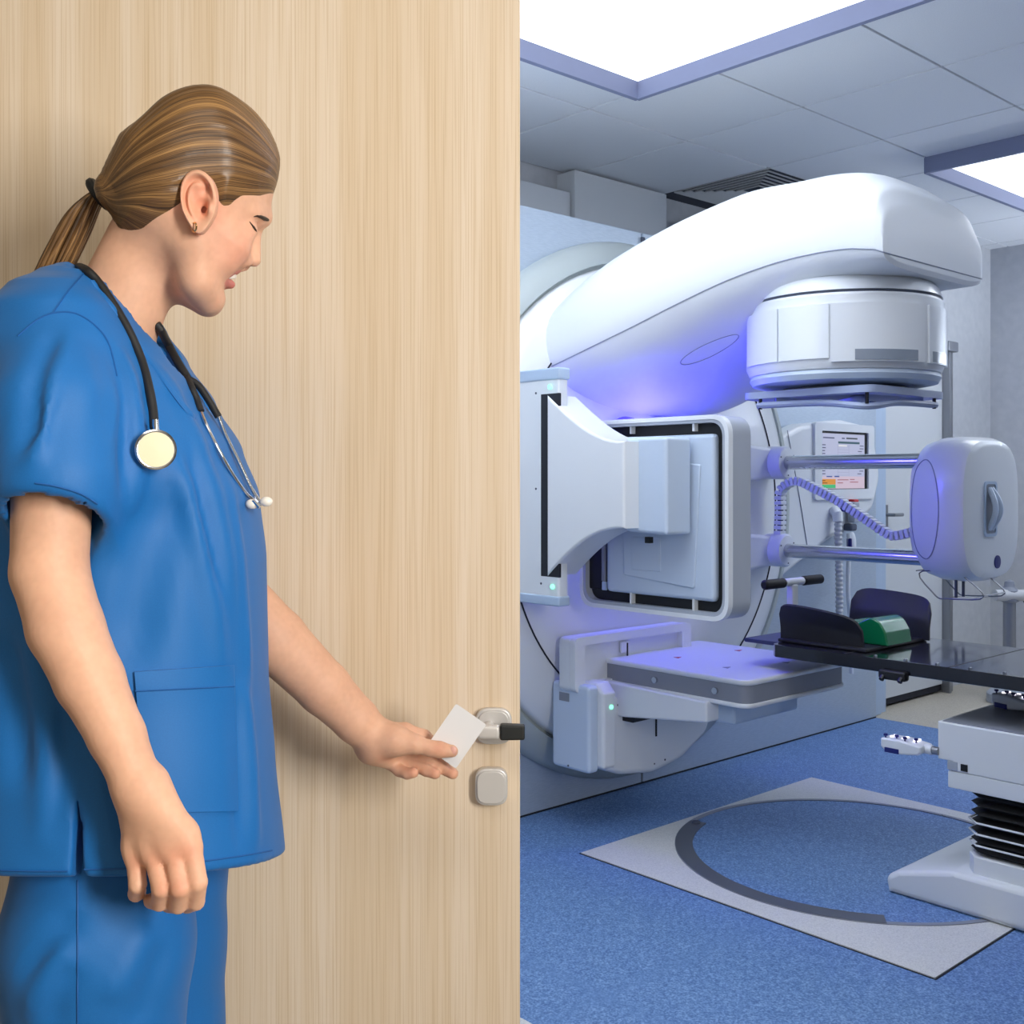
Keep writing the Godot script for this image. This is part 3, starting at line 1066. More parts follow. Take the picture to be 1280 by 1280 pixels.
# flat imager on the arm under the beam
func lower_imager(t: Node3D) -> void:
	var s := Soup.new()
	# lower drum cover with round underside
	s.prism(round_poly([Vector2(2.80, 0.475), Vector2(2.80, 0.235), Vector2(2.92, 0.19), Vector2(3.10, 0.165), Vector2(3.26, 0.19), Vector2(3.42, 0.27), Vector2(3.44, 0.33), Vector2(3.53, 0.34), Vector2(3.53, 0.475)], [0.01, 0.08, 0.2, 0.2, 0.2, 0.1, 0.02, 0.02, 0.01], 6), -2.86, -2.645, 0.02, 4)
	var cov := part(t, "lower_cover", s, M.white_soft)
	part(cov, "slot", span(3.105, 3.113, 0.30, 0.365, -2.65, -2.642, 0.001), M.black)
	screw(cov, Vector3(2.90, 0.445, -2.645), Vector3(0, 0, 1))
	screw(cov, Vector3(2.96, 0.465, -2.645), Vector3(0, 0, 1), 0.003)
	screw(cov, Vector3(3.16, 0.205, -2.645), Vector3(0, 0, 1))
	screw(cov, Vector3(3.10, 0.20, -2.645), Vector3(0, 0, 1), 0.003)
	s = Soup.new()
	s.T = flat_at().translated(Vector3(0, 0, 0))
	# framed bracket plate on the drum
	s = Soup.new()
	s.prism(rect(2.735, 0.50, 3.375, 0.692, 0.022, 4), -2.78, -2.72, 0.008)
	var br := part(t, "bracket_plate", s, M.white_soft)
	s = Soup.new()
	s.frame(rect(2.733, 0.50, 3.377, 0.694, 0.024, 4), rect(2.785, 0.53, 3.325, 0.665, 0.012, 4), -2.72, -2.695)
	part(br, "bracket_edge", s, M.white)
	part(br, "bracket_latch", span(2.985, 3.03, 0.615, 0.655, -2.715, -2.703, 0.003), M.white)
	part(br, "slot", span(3.012, 3.018, 0.60, 0.65, -2.704, -2.700, 0.001), M.black)
	# arm drive box with its lamp
	s = Soup.new()
	s.T = side_at()
	s.prism(rect(-2.83, 0.222, -2.642, 0.528, 0.018, 4), -2.80, -2.75, 0.012)
	var bx := part(t, "imager_drive_box", s, M.cover_blue)
	s = Soup.new()
	s.T = side_at()
	s.prism(round_poly([Vector2(-2.86, 0.235), Vector2(-2.615, 0.235), Vector2(-2.615, 0.50), Vector2(-2.65, 0.535), Vector2(-2.86, 0.535)], 0.015, 3), -2.862, -2.795, 0.012)
	part(bx, "box_rear", s, M.white_soft)
	led(bx, Vector3(2.832, 0.452, -2.615), Vector3(0, 0, 1))
	part(bx, "name_plate", span(2.748, 2.755, 0.462, 0.492, -2.79, -2.74, 0.001), M.mid_grey)
	screw(bx, Vector3(2.75, 0.508, -2.745), Vector3(-1, 0, 0))
	screw(bx, Vector3(2.75, 0.235, -2.745), Vector3(-1, 0, 0))
	# beam that carries the imager
	s = Soup.new()
	s.T = side_at()
	s.prism(round_poly([Vector2(-2.84, 0.40), Vector2(-2.62, 0.405), Vector2(-2.25, 0.445), Vector2(-2.25, 0.515), Vector2(-2.70, 0.525), Vector2(-2.84, 0.525)], 0.01, 3), -3.30, -2.90, 0.008)
	part(t, "imager_beam", s, M.white_soft)
	part(t, "imager_foot", span(2.965, 3.34, 0.438, 0.512, -2.50, -2.185, 0.012, 3), M.pale_blue)
	part(t, "beam_gap", span(2.925, 3.05, 0.385, 0.408, -2.70, -2.595, 0.002), M.black)
	# imager slab: grey sides, white lid and base edge
	s = Soup.new()
	s.T = flat_at()
	s.prism(rect(2.925, 2.105, 3.52, 2.77, 0.045, 6), 0.522, 0.585, 0.0)
	var slab := part(t, "imager_slab", s, M.mid_grey)
	s = Soup.new()
	s.T = flat_at()
	s.prism(rect(2.92, 2.10, 3.525, 2.775, 0.048, 6), 0.582, 0.602, 0.008)
	part(slab, "lid", s, M.white_soft)
	s = Soup.new()
	s.T = flat_at()
	s.prism(rect(2.92, 2.10, 3.525, 2.775, 0.048, 6), 0.508, 0.524, 0.006)
	part(slab, "base_edge", s, M.white_soft)
	for e in [[-2.49], [-2.23]]:
		s = Soup.new()
		s.tube([Vector3(2.927, 0.553, e[0]), Vector3(2.915, 0.553, e[0])], 0.011, 14)
		part(slab, "button", s, M.chrome)
	for e in [[3.08, -2.30], [3.32, -2.22], [3.12, -2.55], [3.42, -2.5]]:
		s = Soup.new()
		s.T = flat_at()
		s.prism(PackedVector2Array([Vector2(e[0] - 0.012, -e[1] - 0.012), Vector2(e[0] + 0.02, -e[1]), Vector2(e[0] - 0.008, -e[1] + 0.014)]), 0.6015, 0.603)
		part(slab, "corner_mark", s, M.red if e[1] < -2.4 else M.mid_grey)

# x-ray source on two chrome tubes on the far side of the beam
func source_unit(t: Node3D) -> void:
	var s: Soup
	var x := 4.05
	for y in [1.325, 0.945]:
		s = Soup.new()
		s.prism(round_poly([Vector2(x - 0.30, y + 0.085), Vector2(x - 0.30, y - 0.09), Vector2(x + 0.02, y - 0.065), Vector2(x + 0.05, y), Vector2(x + 0.02, y + 0.06)], 0.02, 3), -2.98, -2.76, 0.015)
		part(t, "tube_bracket", s, M.white_soft)
		s = Soup.new()
		s.T = Transform3D(Basis(Vector3(1, 0, 0), Vector3(0, 0, 1), Vector3(0, -1, 0)), Vector3(x, y, -2.80))
		s.lathe([Vector2(0.02, 0.0), Vector2(0.072, 0.0), Vector2(0.072, 0.085), Vector2(0.064, 0.095), Vector2(0.03, 0.095)], 32)
		var fl := part(t, "tube_flange", s, M.white_soft)
		for k in 3:
			screw(fl, Vector3(x + 0.055 * cos(k * 2.1 + 0.6), y + 0.055 * sin(k * 2.1 + 0.6), -2.704), Vector3(0, 0, 1), 0.003)
		s = Soup.new()
		s.tube([Vector3(x, y, -2.75), Vector3(x, y, -2.0)], 0.030, 28)
		part(t, "chrome_tube", s, M.chrome)
	# source housing: rounded shell, front face with a recessed handle
	var rings := []
	# sections at constant z', from the back (drum side) to the front face
	var prof := [[-2.16, 0.02, 0.06], [-2.155, 0.09, 0.16], [-2.13, 0.15, 0.225], [-2.08, 0.20, 0.262], [-2.02, 0.232, 0.278], [-1.96, 0.246, 0.280], [-1.905, 0.248, 0.276], [-1.875, 0.235, 0.262], [-1.868, 0.20, 0.235], [-1.866, 0.05, 0.06]]
	for e in prof:
		var ring := PackedVector3Array()
		for k in 48:
			var a := TAU * k / 48
			var p := 2.0 / 3.2
			ring.append(Vector3(4.175 + signf(cos(a)) * pow(absf(cos(a)), p) * e[1], 1.138 + signf(sin(a)) * pow(absf(sin(a)), p) * e[2], e[0]))
		rings.append(ring)
	s = Soup.new()
	s.loft(rings)
	var hs := part(t, "source_housing", s, M.white, 50)
	# oval seam of the cap on the side of the housing
	var oval := []
	for k in 49:
		var a := TAU * k / 48.0
		var z := -2.04 + 0.075 * cos(a)
		var y := 0.19 * sin(a)
		var w := 0.248
		var h := 0.28
		for q in prof.size() - 1:
			if z >= prof[q][0] and z <= prof[q + 1][0]:
				var u: float = (z - prof[q][0]) / (prof[q + 1][0] - prof[q][0])
				w = lerpf(prof[q][1], prof[q + 1][1], u)
				h = lerpf(prof[q][2], prof[q + 1][2], u)
		oval.append(Vector3(4.175 - w * pow(maxf(0.02, 1.0 - pow(absf(y) / h, 3.2)), 1.0 / 3.2) - 0.0005, 1.138 + y, z))
	s = Soup.new()
	s.tube(oval, 0.0022, 6, false)
	part(hs, "cap_seam", s, M.seam_pale)
	# recessed oval with the grip
	s = Soup.new()
	s.T = Transform3D(Basis(), Vector3(4.14, 1.14, -1.862))
	s.frame(rect(-0.052, -0.105, 0.052, 0.105, 0.02), rect(-0.042, -0.094, 0.042, 0.094, 0.016), -0.008, 0.001)
	part(hs, "handle_recess", s, M.pale_blue)
	part(hs, "handle_well", span(4.098, 4.182, 1.045, 1.235, -1.872, -1.8645, 0.002), M.mid_grey)
	for e in [-0.018, 0.024]:
		s = Soup.new()
		var pts := []
		for k in 13:
			var u := k / 12.0
			pts.append(Vector3(4.14 + e * (0.4 + 0.6 * sin(u * PI)), 1.063 + u * 0.155, -1.866 + 0.030 * sin(u * PI)))
		s.tube(pts, 0.011, 8)
		part(hs, "grip", s, M.cover_blue)
	s = Soup.new()
	s.T = Transform3D(Basis(Vector3(1, 0, 0), Vector3(0, 0, 1), Vector3(0, -1, 0)), Vector3(4.205, 0.935, -1.872))
	s.lathe([Vector2(0.003, 0.0), Vector2(0.026, 0.0), Vector2(0.025, 0.008), Vector2(0.003, 0.009)], 28)
	part(hs, "blue_badge", s, M.navy, 40, "round dark blue badge")
	for e in [4.06, 4.12]:
		s = Soup.new()
		s.tube([Vector3(e, 0.875, -1.96), Vector3(e, 0.80, -1.96)], 0.006, 8)
		part(hs, "bottom_pin", s, M.seam)
	# folding cable guide from the drum to the source: a chain of links
	var path := smooth_path([Vector3(4.05, 1.00, -2.745), Vector3(4.05, 1.11, -2.74), Vector3(4.05, 1.205, -2.735), Vector3(4.05, 1.245, -2.66), Vector3(4.05, 1.215, -2.57), Vector3(4.05, 1.16, -2.45), Vector3(4.05, 1.085, -2.32), Vector3(4.05, 1.035, -2.235), Vector3(4.05, 1.03, -2.19), Vector3(4.05, 1.06, -2.08)], 10)
	var holder := Soup.new()
	holder.tube([path[0], path[2]], 0.02, 8)
	var ch := part(t, "cable_chain", holder, M.white_soft)
	var along := 0.0
	var last: Vector3 = path[0]
	var link := Soup.new()
	link.rbox(Vector3.ZERO, Vector3(0.042, 0.036, 0.0165), 0.003, 2)
	var lm := link.commit()
	var inner := Soup.new()
	inner.tube(path, 0.012, 8)
	part(ch, "cable", inner, M.seam)
	for i in range(1, path.size()):
		var p: Vector3 = path[i]
		var d := p - last
		while along + d.length() >= 0.0215:
			var u := (0.0215 - along) / d.length()
			last = last + d * u
			d = p - last
			along = 0.0
			var o := put(ch, "chain_link", lm, M.white_soft)
			var f: Vector3 = d.normalized() if d.length() > 1e-5 else (path[mini(i + 1, path.size() - 1)] - p).normalized()
			o.transform = Transform3D(Basis.looking_at(f, Vector3(1, 0, 0).cross(f)), last - base_of[ch])
		along += d.length()
		last = p

# ---------------------------------------------------------------- couch and its turntable
func couch() -> void:
	var s: Soup
	# turntable set into the floor
	var cc := Vector2(3.31, 1.937)
	var r0 := 0.602
	var tt := thing("turntable", "pale square floor plate with a dark metal ring and blue disc", "floor plate", Vector3(3.31, 0, -1.937))
	var circ := PackedVector2Array()
	var sq := PackedVector2Array()
	for k in 96:
		var a := TAU * k / 96.0
		var d := Vector2(cos(a), sin(a))
		circ.append(cc + d * r0)
		var hx := 0.69
		var hy := 0.618
		var m: float = minf(hx / maxf(1e-6, absf(d.x)), hy / maxf(1e-6, absf(d.y)))
		sq.append(cc + d * m)
	# put the corners in exactly
	for q in [Vector2(0.69, 0.618), Vector2(-0.69, 0.618), Vector2(-0.69, -0.618), Vector2(0.69, -0.618)]:
		var best := 0
		for k in 96:
			if sq[k].distance_to(cc + q) < sq[best].distance_to(cc + q):
				best = k
		sq[best] = cc + q
	s = Soup.new()
	s.T = flat_at()
	s.prism(rect(cc.x - 0.695, cc.y - 0.623, cc.x + 0.695, cc.y + 0.623, 0.0), 0.0002, 0.0012)
	part(tt, "edge_joint", s, M.gap)
	s = Soup.new()
	s.T = flat_at()
	s.frame(sq, circ, 0.0, 0.004)
	part(tt, "cream_plate", s, M.plate)
	s = Soup.new()
	s.lathe([Vector2(0.02, 0.0012), Vector2(0.598, 0.0012), Vector2(0.598, 0.0035), Vector2(0.01, 0.0035)], 96, Vector3(cc.x, 0, -cc.y))
	part(tt, "blue_disc", s, M.floor_blue)
	s = Soup.new()
	s.arc(Vector3(cc.x, 0, -cc.y), 0.588, 0.606, 0.002, 0.0065, 0.0, TAU * 0.999, 96)
	var ring := part(tt, "metal_ring", s, M.mid_grey)
	s = Soup.new()
	s.arc(Vector3(cc.x, 0, -cc.y), 0.545, 0.604, 0.002, 0.008, PI * 0.79, PI * 1.42, 48)
	part(ring, "wide_track", s, M.ring_metal)
	s = Soup.new()
	s.lathe([Vector2(0.003, 0.008), Vector2(0.016, 0.008), Vector2(0.014, 0.014), Vector2(0.003, 0.015)], 16, Vector3(cc.x - 0.575 * cos(1.0) * 0.52, 0, -cc.y - 0.575 * 0.96))
	part(ring, "stop_knob", s, M.seam)

	var t := thing("treatment_couch", "black carbon fibre couch top on a white pedestal with black bellows", "treatment couch", Vector3(3.37, 0, -1.2))
	s = Soup.new()
	s.T = side_at()
	s.prism(round_poly([Vector2(-1.69, 0.003), Vector2(-1.70, 0.05), Vector2(-1.66, 0.075), Vector2(-1.49, 0.118), Vector2(-0.75, 0.118), Vector2(-0.75, 0.003)], [0.004, 0.03, 0.05, 0.06, 0.02, 0.004], 5), -3.70, -3.06, 0.015, 3)
	part(t, "foot", s, M.white_soft)
	s = Soup.new()
	s.T = flat_at()
	s.prism(round_poly([Vector2(3.09, 0.85), Vector2(3.64, 0.85), Vector2(3.64, 1.47), Vector2(3.13, 1.47), Vector2(3.09, 1.44)], 0.005, 2), 0.112, 0.168, 0.004)
	part(t, "bellows_base", s, M.white_soft)
	# bellows
	var rings := []
	var n := 7
	for k in n * 2 + 1:
		var y := 0.168 + (0.352 - 0.168) * k / (n * 2.0)
		var o: float = 0.0 if k % 2 == 0 else 0.026
		var x0 := 3.125 - o
		var x1 := 3.605 + o
		var z0 := -1.445 - o
		var z1 := -0.86
		var c := 0.04
		rings.append(PackedVector3Array([Vector3(x0 + c, y, z0), Vector3(x1, y, z0), Vector3(x1, y, z1), Vector3(x0, y, z1), Vector3(x0, y, z0 + c)]))
	s = Soup.new()
	s.loft(rings)
	var be := part(t, "bellows", s, M.rubber, 20)
	for k in [1, 2, 3]:
		var y: float = 0.168 + (0.352 - 0.168) * (k * 2 - 1 + 0.9) / (n * 2.0) + 0.006 * k
		s = Soup.new()
		s.tube([Vector3(3.095, y, -0.87), Vector3(3.095, y, -1.435), Vector3(3.135, y, -1.474), Vector3(3.6, y, -1.474)], 0.003, 6)
		part(be, "white_band", s, M.white_soft)
	# white carriage above the bellows
	part(t, "carriage_lower", span(3.085, 3.66, 0.352, 0.402, -1.515, -0.78, 0.004), M.white_soft)
	s = Soup.new()
	s.T = side_at()
	s.prism(PackedVector2Array([Vector2(-1.545, 0.43), Vector2(-1.50, 0.43), Vector2(-1.50, 0.402), Vector2(-0.78, 0.402), Vector2(-0.78, 0.54), Vector2(-1.545, 0.54)]), -3.67, -3.085, 0.004)
	var cr := part(t, "carriage_upper", s, M.white_soft)
	part(cr, "dark_top", span(3.095, 3.66, 0.5385, 0.543, -1.535, -0.78, 0.001), M.mid_grey)
	part(cr, "latch", span(3.082, 3.088, 0.408, 0.428, -1.475, -1.455, 0.001), M.black)
	part(cr, "latch_plate", span(3.083, 3.09, 0.405, 0.43, -1.515, -1.485, 0.001), M.grey_rim)
	part(t, "riser", span(3.2, 3.56, 0.543, 0.66, -1.22, -0.78, 0.012, 3), M.grey_rim)
	# couch top
	s = Soup.new()
	s.T = flat_at()
	s.prism(round_poly([Vector2(3.10, 0.78), Vector2(3.63, 0.78), Vector2(3.63, 2.09), Vector2(3.58, 2.14), Vector2(3.12, 2.14), Vector2(3.10, 2.12)], [0.0, 0.0, 0.02, 0.02, 0.01, 0.01], 3), 0.658, 0.70, 0.003, 2)
	var top := part(t, "couch_top", s, M.couch)
	for z in [-1.86, -1.52]:
		part(top, "joint_line", span(3.1, 3.63, 0.6995, 0.7006, z - 0.003, z + 0.003, 0.0003, 1), M.black)
	for z in [-1.76, -1.66, -1.56, -1.46, -1.36]:
		s = Soup.new()
		s.tube([Vector3(3.105, 0.703, z), Vector3(3.118, 0.703, z)], 0.004, 8)
		part(top, "index_notch", s, M.steel_wire)
	s = Soup.new()
	s.rbox(Vector3(3.095, 0.655, -1.69), Vector3(0.03, 0.03, 0.09), 0.008)
	s.tube([Vector3(3.09, 0.655, -1.72), Vector3(3.075, 0.64, -1.72)], 0.008, 8)
	s.tube([Vector3(3.09, 0.655, -1.66), Vector3(3.075, 0.64, -1.66)], 0.008, 8)
	part(top, "rail_clamp", s, M.black)
	part(top, "head_plate", span(3.16, 3.56, 0.684, 0.699, -2.29, -2.13, 0.006), M.tray_dark)

func wing(x: float, out: float, z0: float, z1: float, y0: float, hgt: float, bow: float) -> Soup:
	var s := Soup.new()
	var rings := []
	var n := 22
	for k in n + 1:
		var u := float(k) / n
		var z := lerpf(z0, z1, u)
		var e := absf(u * 2.0 - 1.0)
		var h: float = hgt * (0.7 + 0.3 * pow(maxf(0.0, 1.0 - pow(e, 7.0)), 0.5))
		h -= bow * u * u
		var pts := []
		for st in [[0.0, 0.0], [0.0, 0.45], [0.22, 0.6], [0.55, 0.78], [1.0, 1.0]]:
			pts.append(Vector3(x + out * st[0] * (1.0 - 0.75 * pow(e, 6.0)), y0 + h * st[1], z))
		var ring := PackedVector3Array()
		for p in pts:
			ring.append(p)
		for i in pts.size():
			var p: Vector3 = pts[pts.size() - 1 - i]
			ring.append(p + Vector3(-signf(out) * 0.009, 0.004 if i < 2 else 0.0, 0))
		rings.append(ring)
	s.loft(rings)
	return s

func pendant(called: String, label: String, at: Vector3, along: float) -> void:
	var t := thing(called, label, "control unit", at, true, "control paddles of the couch")
	var s := Soup.new()
	s.T = Transform3D(Basis(Vector3.UP, along).scaled(Vector3.ONE * 0.74), at)
	s.prism(round_poly([Vector2(-0.085, 0.024), Vector2(-0.085, -0.012), Vector2(-0.065, -0.028), Vector2(0.0, -0.032), Vector2(0.075, -0.022), Vector2(0.09, -0.01), Vector2(0.09, 0.014), Vector2(0.0, 0.026)], 0.008, 3), -0.05, 0.05, 0.008)
	var b := part(t, "body", s, M.white_soft)
	s = Soup.new()
	s.T = Transform3D(Basis(Vector3.UP, along).scaled(Vector3.ONE * 0.74), at)
	s.rbox(Vector3(-0.035, -0.021, 0.0502), Vector3(0.062, 0.02, 0.006), 0.002)
	part(b, "blue_strip", s, M.navy)
	for i in 6:
		s = Soup.new()
		s.T = Transform3D(Basis(Vector3.UP, along).scaled(Vector3.ONE * 0.74), at)
		var px := -0.055 + 0.05 * (i % 3)
		var pz := -0.022 + 0.03 * (i / 3)
		s.lathe([Vector2(0.001, 0.023), Vector2(0.0085, 0.023), Vector2(0.0085, 0.029), Vector2(0.001, 0.030)], 12, Vector3(px, 0, pz))
		part(b, "lit_button", s, M.button_lit)
	for i in 4:
		s = Soup.new()
		s.T = Transform3D(Basis(Vector3.UP, along).scaled(Vector3.ONE * 0.74), at)
		s.lathe([Vector2(0.001, 0.022), Vector2(0.004, 0.022), Vector2(0.003, 0.030), Vector2(0.009, 0.033), Vector2(0.008, 0.040), Vector2(0.001, 0.041)], 10, Vector3(-0.07 + 0.042 * i, 0, 0.034 - 0.012 * (i % 2)))
		part(b, "wheel_knob", s, M.navy)
	s = Soup.new()
	s.T = Transform3D(Basis(Vector3.UP, along).scaled(Vector3.ONE * 0.74), at)
	s.tube([Vector3(0.085, 0, 0), Vector3(0.115, 0, 0)], 0.02, 14)
	part(b, "collar", s, M.white_soft)
	s = Soup.new()
	s.T = Transform3D(Basis(Vector3.UP, along).scaled(Vector3.ONE * 0.74), at)
	s.tube([Vector3(0.112, 0, 0), Vector3(0.14, 0, 0)], 0.016, 14)
	part(b, "swivel", s, M.frame_metal)

func small_things() -> void:
	var s: Soup
	# head cradle on the couch: base plate with two upright wings
	var t := thing("head_cradle", "black head cradle with two upright flared wings on the couch top", "head support", Vector3(3.36, 0.70, -2.0))
	part(t, "base_plate", span(3.16, 3.56, 0.7005, 0.712, -2.15, -1.82, 0.004), M.cradle)
	part(t, "wing", wing(3.185, -0.035, -2.155, -1.845, 0.705, 0.125, 0.03), M.cradle, 30)
	part(t, "wing", wing(3.54, 0.05, -2.10, -1.80, 0.705, 0.155, 0.02), M.cradle, 30)
	s = Soup.new()
	s.T = side_at()
	s.prism(round_poly([Vector2(-1.985, 0.7125), Vector2(-1.985, 0.765), Vector2(-1.955, 0.785), Vector2(-1.925, 0.768), Vector2(-1.89, 0.788), Vector2(-1.86, 0.802), Vector2(-1.83, 0.79), Vector2(-1.808, 0.755), Vector2(-1.80, 0.7125)], [0.004, 0.02, 0.03, 0.03, 0.03, 0.04, 0.04, 0.03, 0.004], 5), -3.42, -3.26, 0.006, 3)
	solo("head_rest", "green neck rest with two humps between the black wings", "head rest", s, M.green, Vector3(3.34, 0.7125, -1.89), true, 62)
	# T-handle at the head end
	t = thing("hand_grip", "white T-shaped hand grip with black rubber ends on the couch head", "hand grip", Vector3(3.34, 0.70, -2.21))
	s = Soup.new()
	s.rbox(Vector3(3.34, 0.79, -2.21), Vector3(0.032, 0.18, 0.03), 0.006)
	part(t, "post", s, M.white_soft)
	part(t, "blue_band", span(3.322, 3.34, 0.735, 0.80, -2.2275, -2.192, 0.002), M.navy)
	s = Soup.new()
	s.tube([Vector3(3.29, 0.888, -2.21), Vector3(3.40, 0.888, -2.21)], 0.014, 14)
	part(t, "cross_bar", s, M.white_soft)
	for e in [[3.165, 3.288], [3.402, 3.525]]:
		s = Soup.new()
		s.tube([Vector3(e[0], 0.888, -2.21), Vector3(e[0] + 0.008, 0.888, -2.21), Vector3(e[1] - 0.008, 0.888, -2.21), Vector3(e[1], 0.888, -2.21)], [0.011, 0.0175, 0.0175, 0.012], 16)
		part(t, "rubber_grip", s, M.rubber)
	pendant("couch_pendant", "white couch control paddle with blue strip, beside the black bellows", Vector3(3.085, 0.452, -1.645), -PI * 0.5)
	pendant("couch_pendant", "grey couch control paddle with lit buttons lying on the white carriage", Vector3(3.42, 0.5665, -1.46), -PI * 0.5 - 0.3)
	# wire basket under the source
	t = thing("wire_basket", "thin wire basket hanging below the chrome-tube source unit", "basket", Vector3(4.1, 0.80, -1.95))
	for x in [4.02, 4.2]:
		s = Soup.new()
		var lp := []
		for p in round_poly([Vector2(-2.12, 0.90), Vector2(-1.93, 0.90), Vector2(-1.80, 0.805), Vector2(-2.01, 0.795)], 0.03, 4):
			lp.append(Vector3(x, p.y, p.x))
		lp.append(lp[0])
		s.tube(lp, 0.0028, 6)
		part(t, "wire_loop", s, M.steel_wire)
	for e in [[-2.10, 0.897], [-1.98, 0.90], [-1.835, 0.82], [-1.99, 0.797], [-1.9, 0.80]]:
		s = Soup.new()
		s.tube([Vector3(4.02, e[1], e[0]), Vector3(4.2, e[1], e[0])], 0.0025, 6)
		part(t, "cross_wire", s, M.steel_wire)
	s = Soup.new()
	s.tube([Vector3(4.02, 0.90, -2.0), Vector3(4.0, 0.945, -2.0)], 0.006, 8)
	part(t, "hook", s, M.seam)
	# hand controls and hose that hang from the console
	t = thing("hose", "ribbed pale grey hose hanging from the console beside the screen", "hose", Vector3(4.72, 0.45, -2.86))
	s = Soup.new()
	var pts := []
	var rad := []
	for k in 120:
		pts.append(Vector3(4.70 + 0.012 * sin(k * 0.02), 1.06 - 0.0055 * k, -2.855))
		rad.append(0.019 if k % 4 < 2 else 0.0155)
	s.tube(pts, rad, 12)
	part(t, "ribbed_tube", s, M.vent)
	s = Soup.new()
	s.tube([Vector3(4.70, 1.05, -2.855), Vector3(4.70, 1.085, -2.86), Vector3(4.715, 1.10, -2.885)], [0.024, 0.026, 0.03], 14)
	part(t, "hose_cuff", s, M.white_soft)
	t = thing("hand_control", "small hand control with a red top on a hook below the screen", "hand control", Vector3(4.86, 1.06, -2.87))
	part(t, "body", span(4.83, 4.885, 1.04, 1.145, -2.885, -2.845, 0.01, 3), M.grey_rim)
	part(t, "red_top", span(4.835, 4.88, 1.138, 1.155, -2.882, -2.848, 0.006, 3), M.red)
	part(t, "hook", span(4.76, 4.80, 1.095, 1.15, -2.895, -2.85, 0.01, 3), M.navy)
	t = thing("hand_switch", "oval hand switch with white cord hanging below the red-topped control", "hand switch", Vector3(4.83, 0.9, -2.86))
	s = Soup.new()
	s.ball(Vector3(4.835, 0.935, -2.86), Vector3(0.026, 0.062, 0.018), 10)
	part(t, "body", s, M.white_soft)
	part(t, "holder", span(4.815, 4.87, 1.0, 1.035, -2.9, -2.85, 0.01, 3), M.seam)
	s = Soup.new()
	s.tube(smooth_path([Vector3(4.81, 0.99, -2.862), Vector3(4.81, 0.88, -2.862), Vector3(4.80, 0.7, -2.86), Vector3(4.83, 0.5, -2.86), Vector3(4.83, 0.3, -2.86)]), 0.011, 8)
	part(t, "cord", s, M.white_soft)
	part(t, "button", span(4.80, 4.812, 0.92, 0.965, -2.87, -2.845, 0.004), M.navy)
	# post with a pipe at the right edge
	t = thing("pipe_stand", "grey upright post with a horizontal pipe beyond the source unit", "stand", Vector3(6.19, 0, -2.68))
	s = Soup.new()
	s.tube([Vector3(6.19, 0.0, -2.68), Vector3(6.19, 0.60, -2.68)], 0.034, 16)
	part(t, "post", s, M.frame_metal)
	s = Soup.new()
	s.tube([Vector3(6.10, 0.605, -2.72), Vector3(6.5, 0.605, -2.40)], 0.032, 16)
	part(t, "pipe", s, M.vent)
	s = Soup.new()
	s.lathe([Vector2(0.03, 0.56), Vector2(0.05, 0.57), Vector2(0.052, 0.63), Vector2(0.03, 0.65), Vector2(0.025, 0.68), Vector2(0.004, 0.69)], 20, Vector3(6.19, 0, -2.68))
	part(t, "joint", s, M.mid_grey)
	s = Soup.new()
	s.lathe([Vector2(0.004, 0.001), Vector2(0.12, 0.001), Vector2(0.12, 0.05), Vector2(0.1, 0.07), Vector2(0.03, 0.08)], 24, Vector3(6.19, 0, -2.68))
	part(t, "base", s, M.grey_rim)
	s = Soup.new()
	s.tube(smooth_path([Vector3(6.26, 0.58, -2.63), Vector3(6.34, 0.4, -2.6), Vector3(6.3, 0.25, -2.6), Vector3(6.24, 0.08, -2.64)]), 0.008, 8)
	part(t, "cable", s, M.seam)

# ---------------------------------------------------------------- smooth bodies from distance fields
class Bag:
	var v := PackedVector3Array()
	var n := PackedVector3Array()
	var c := PackedColorArray()
	var uv := PackedVector2Array()
	var idx := PackedInt32Array()

	func mesh(shift: Vector3) -> ArrayMesh:
		var p := PackedVector3Array()
		p.resize(v.size())
		for i in v.size():
			p[i] = v[i] - shift
		var arr := []
		arr.resize(Mesh.ARRAY_MAX)
		arr[Mesh.ARRAY_VERTEX] = p
		arr[Mesh.ARRAY_NORMAL] = n
		if c.size() == v.size():
			arr[Mesh.ARRAY_COLOR] = c
		if uv.size() == v.size():
			arr[Mesh.ARRAY_TEX_UV] = uv
		arr[Mesh.ARRAY_INDEX] = idx
		var m := ArrayMesh.new()
		m.add_surface_from_arrays(Mesh.PRIMITIVE_TRIANGLES, arr)
		return m

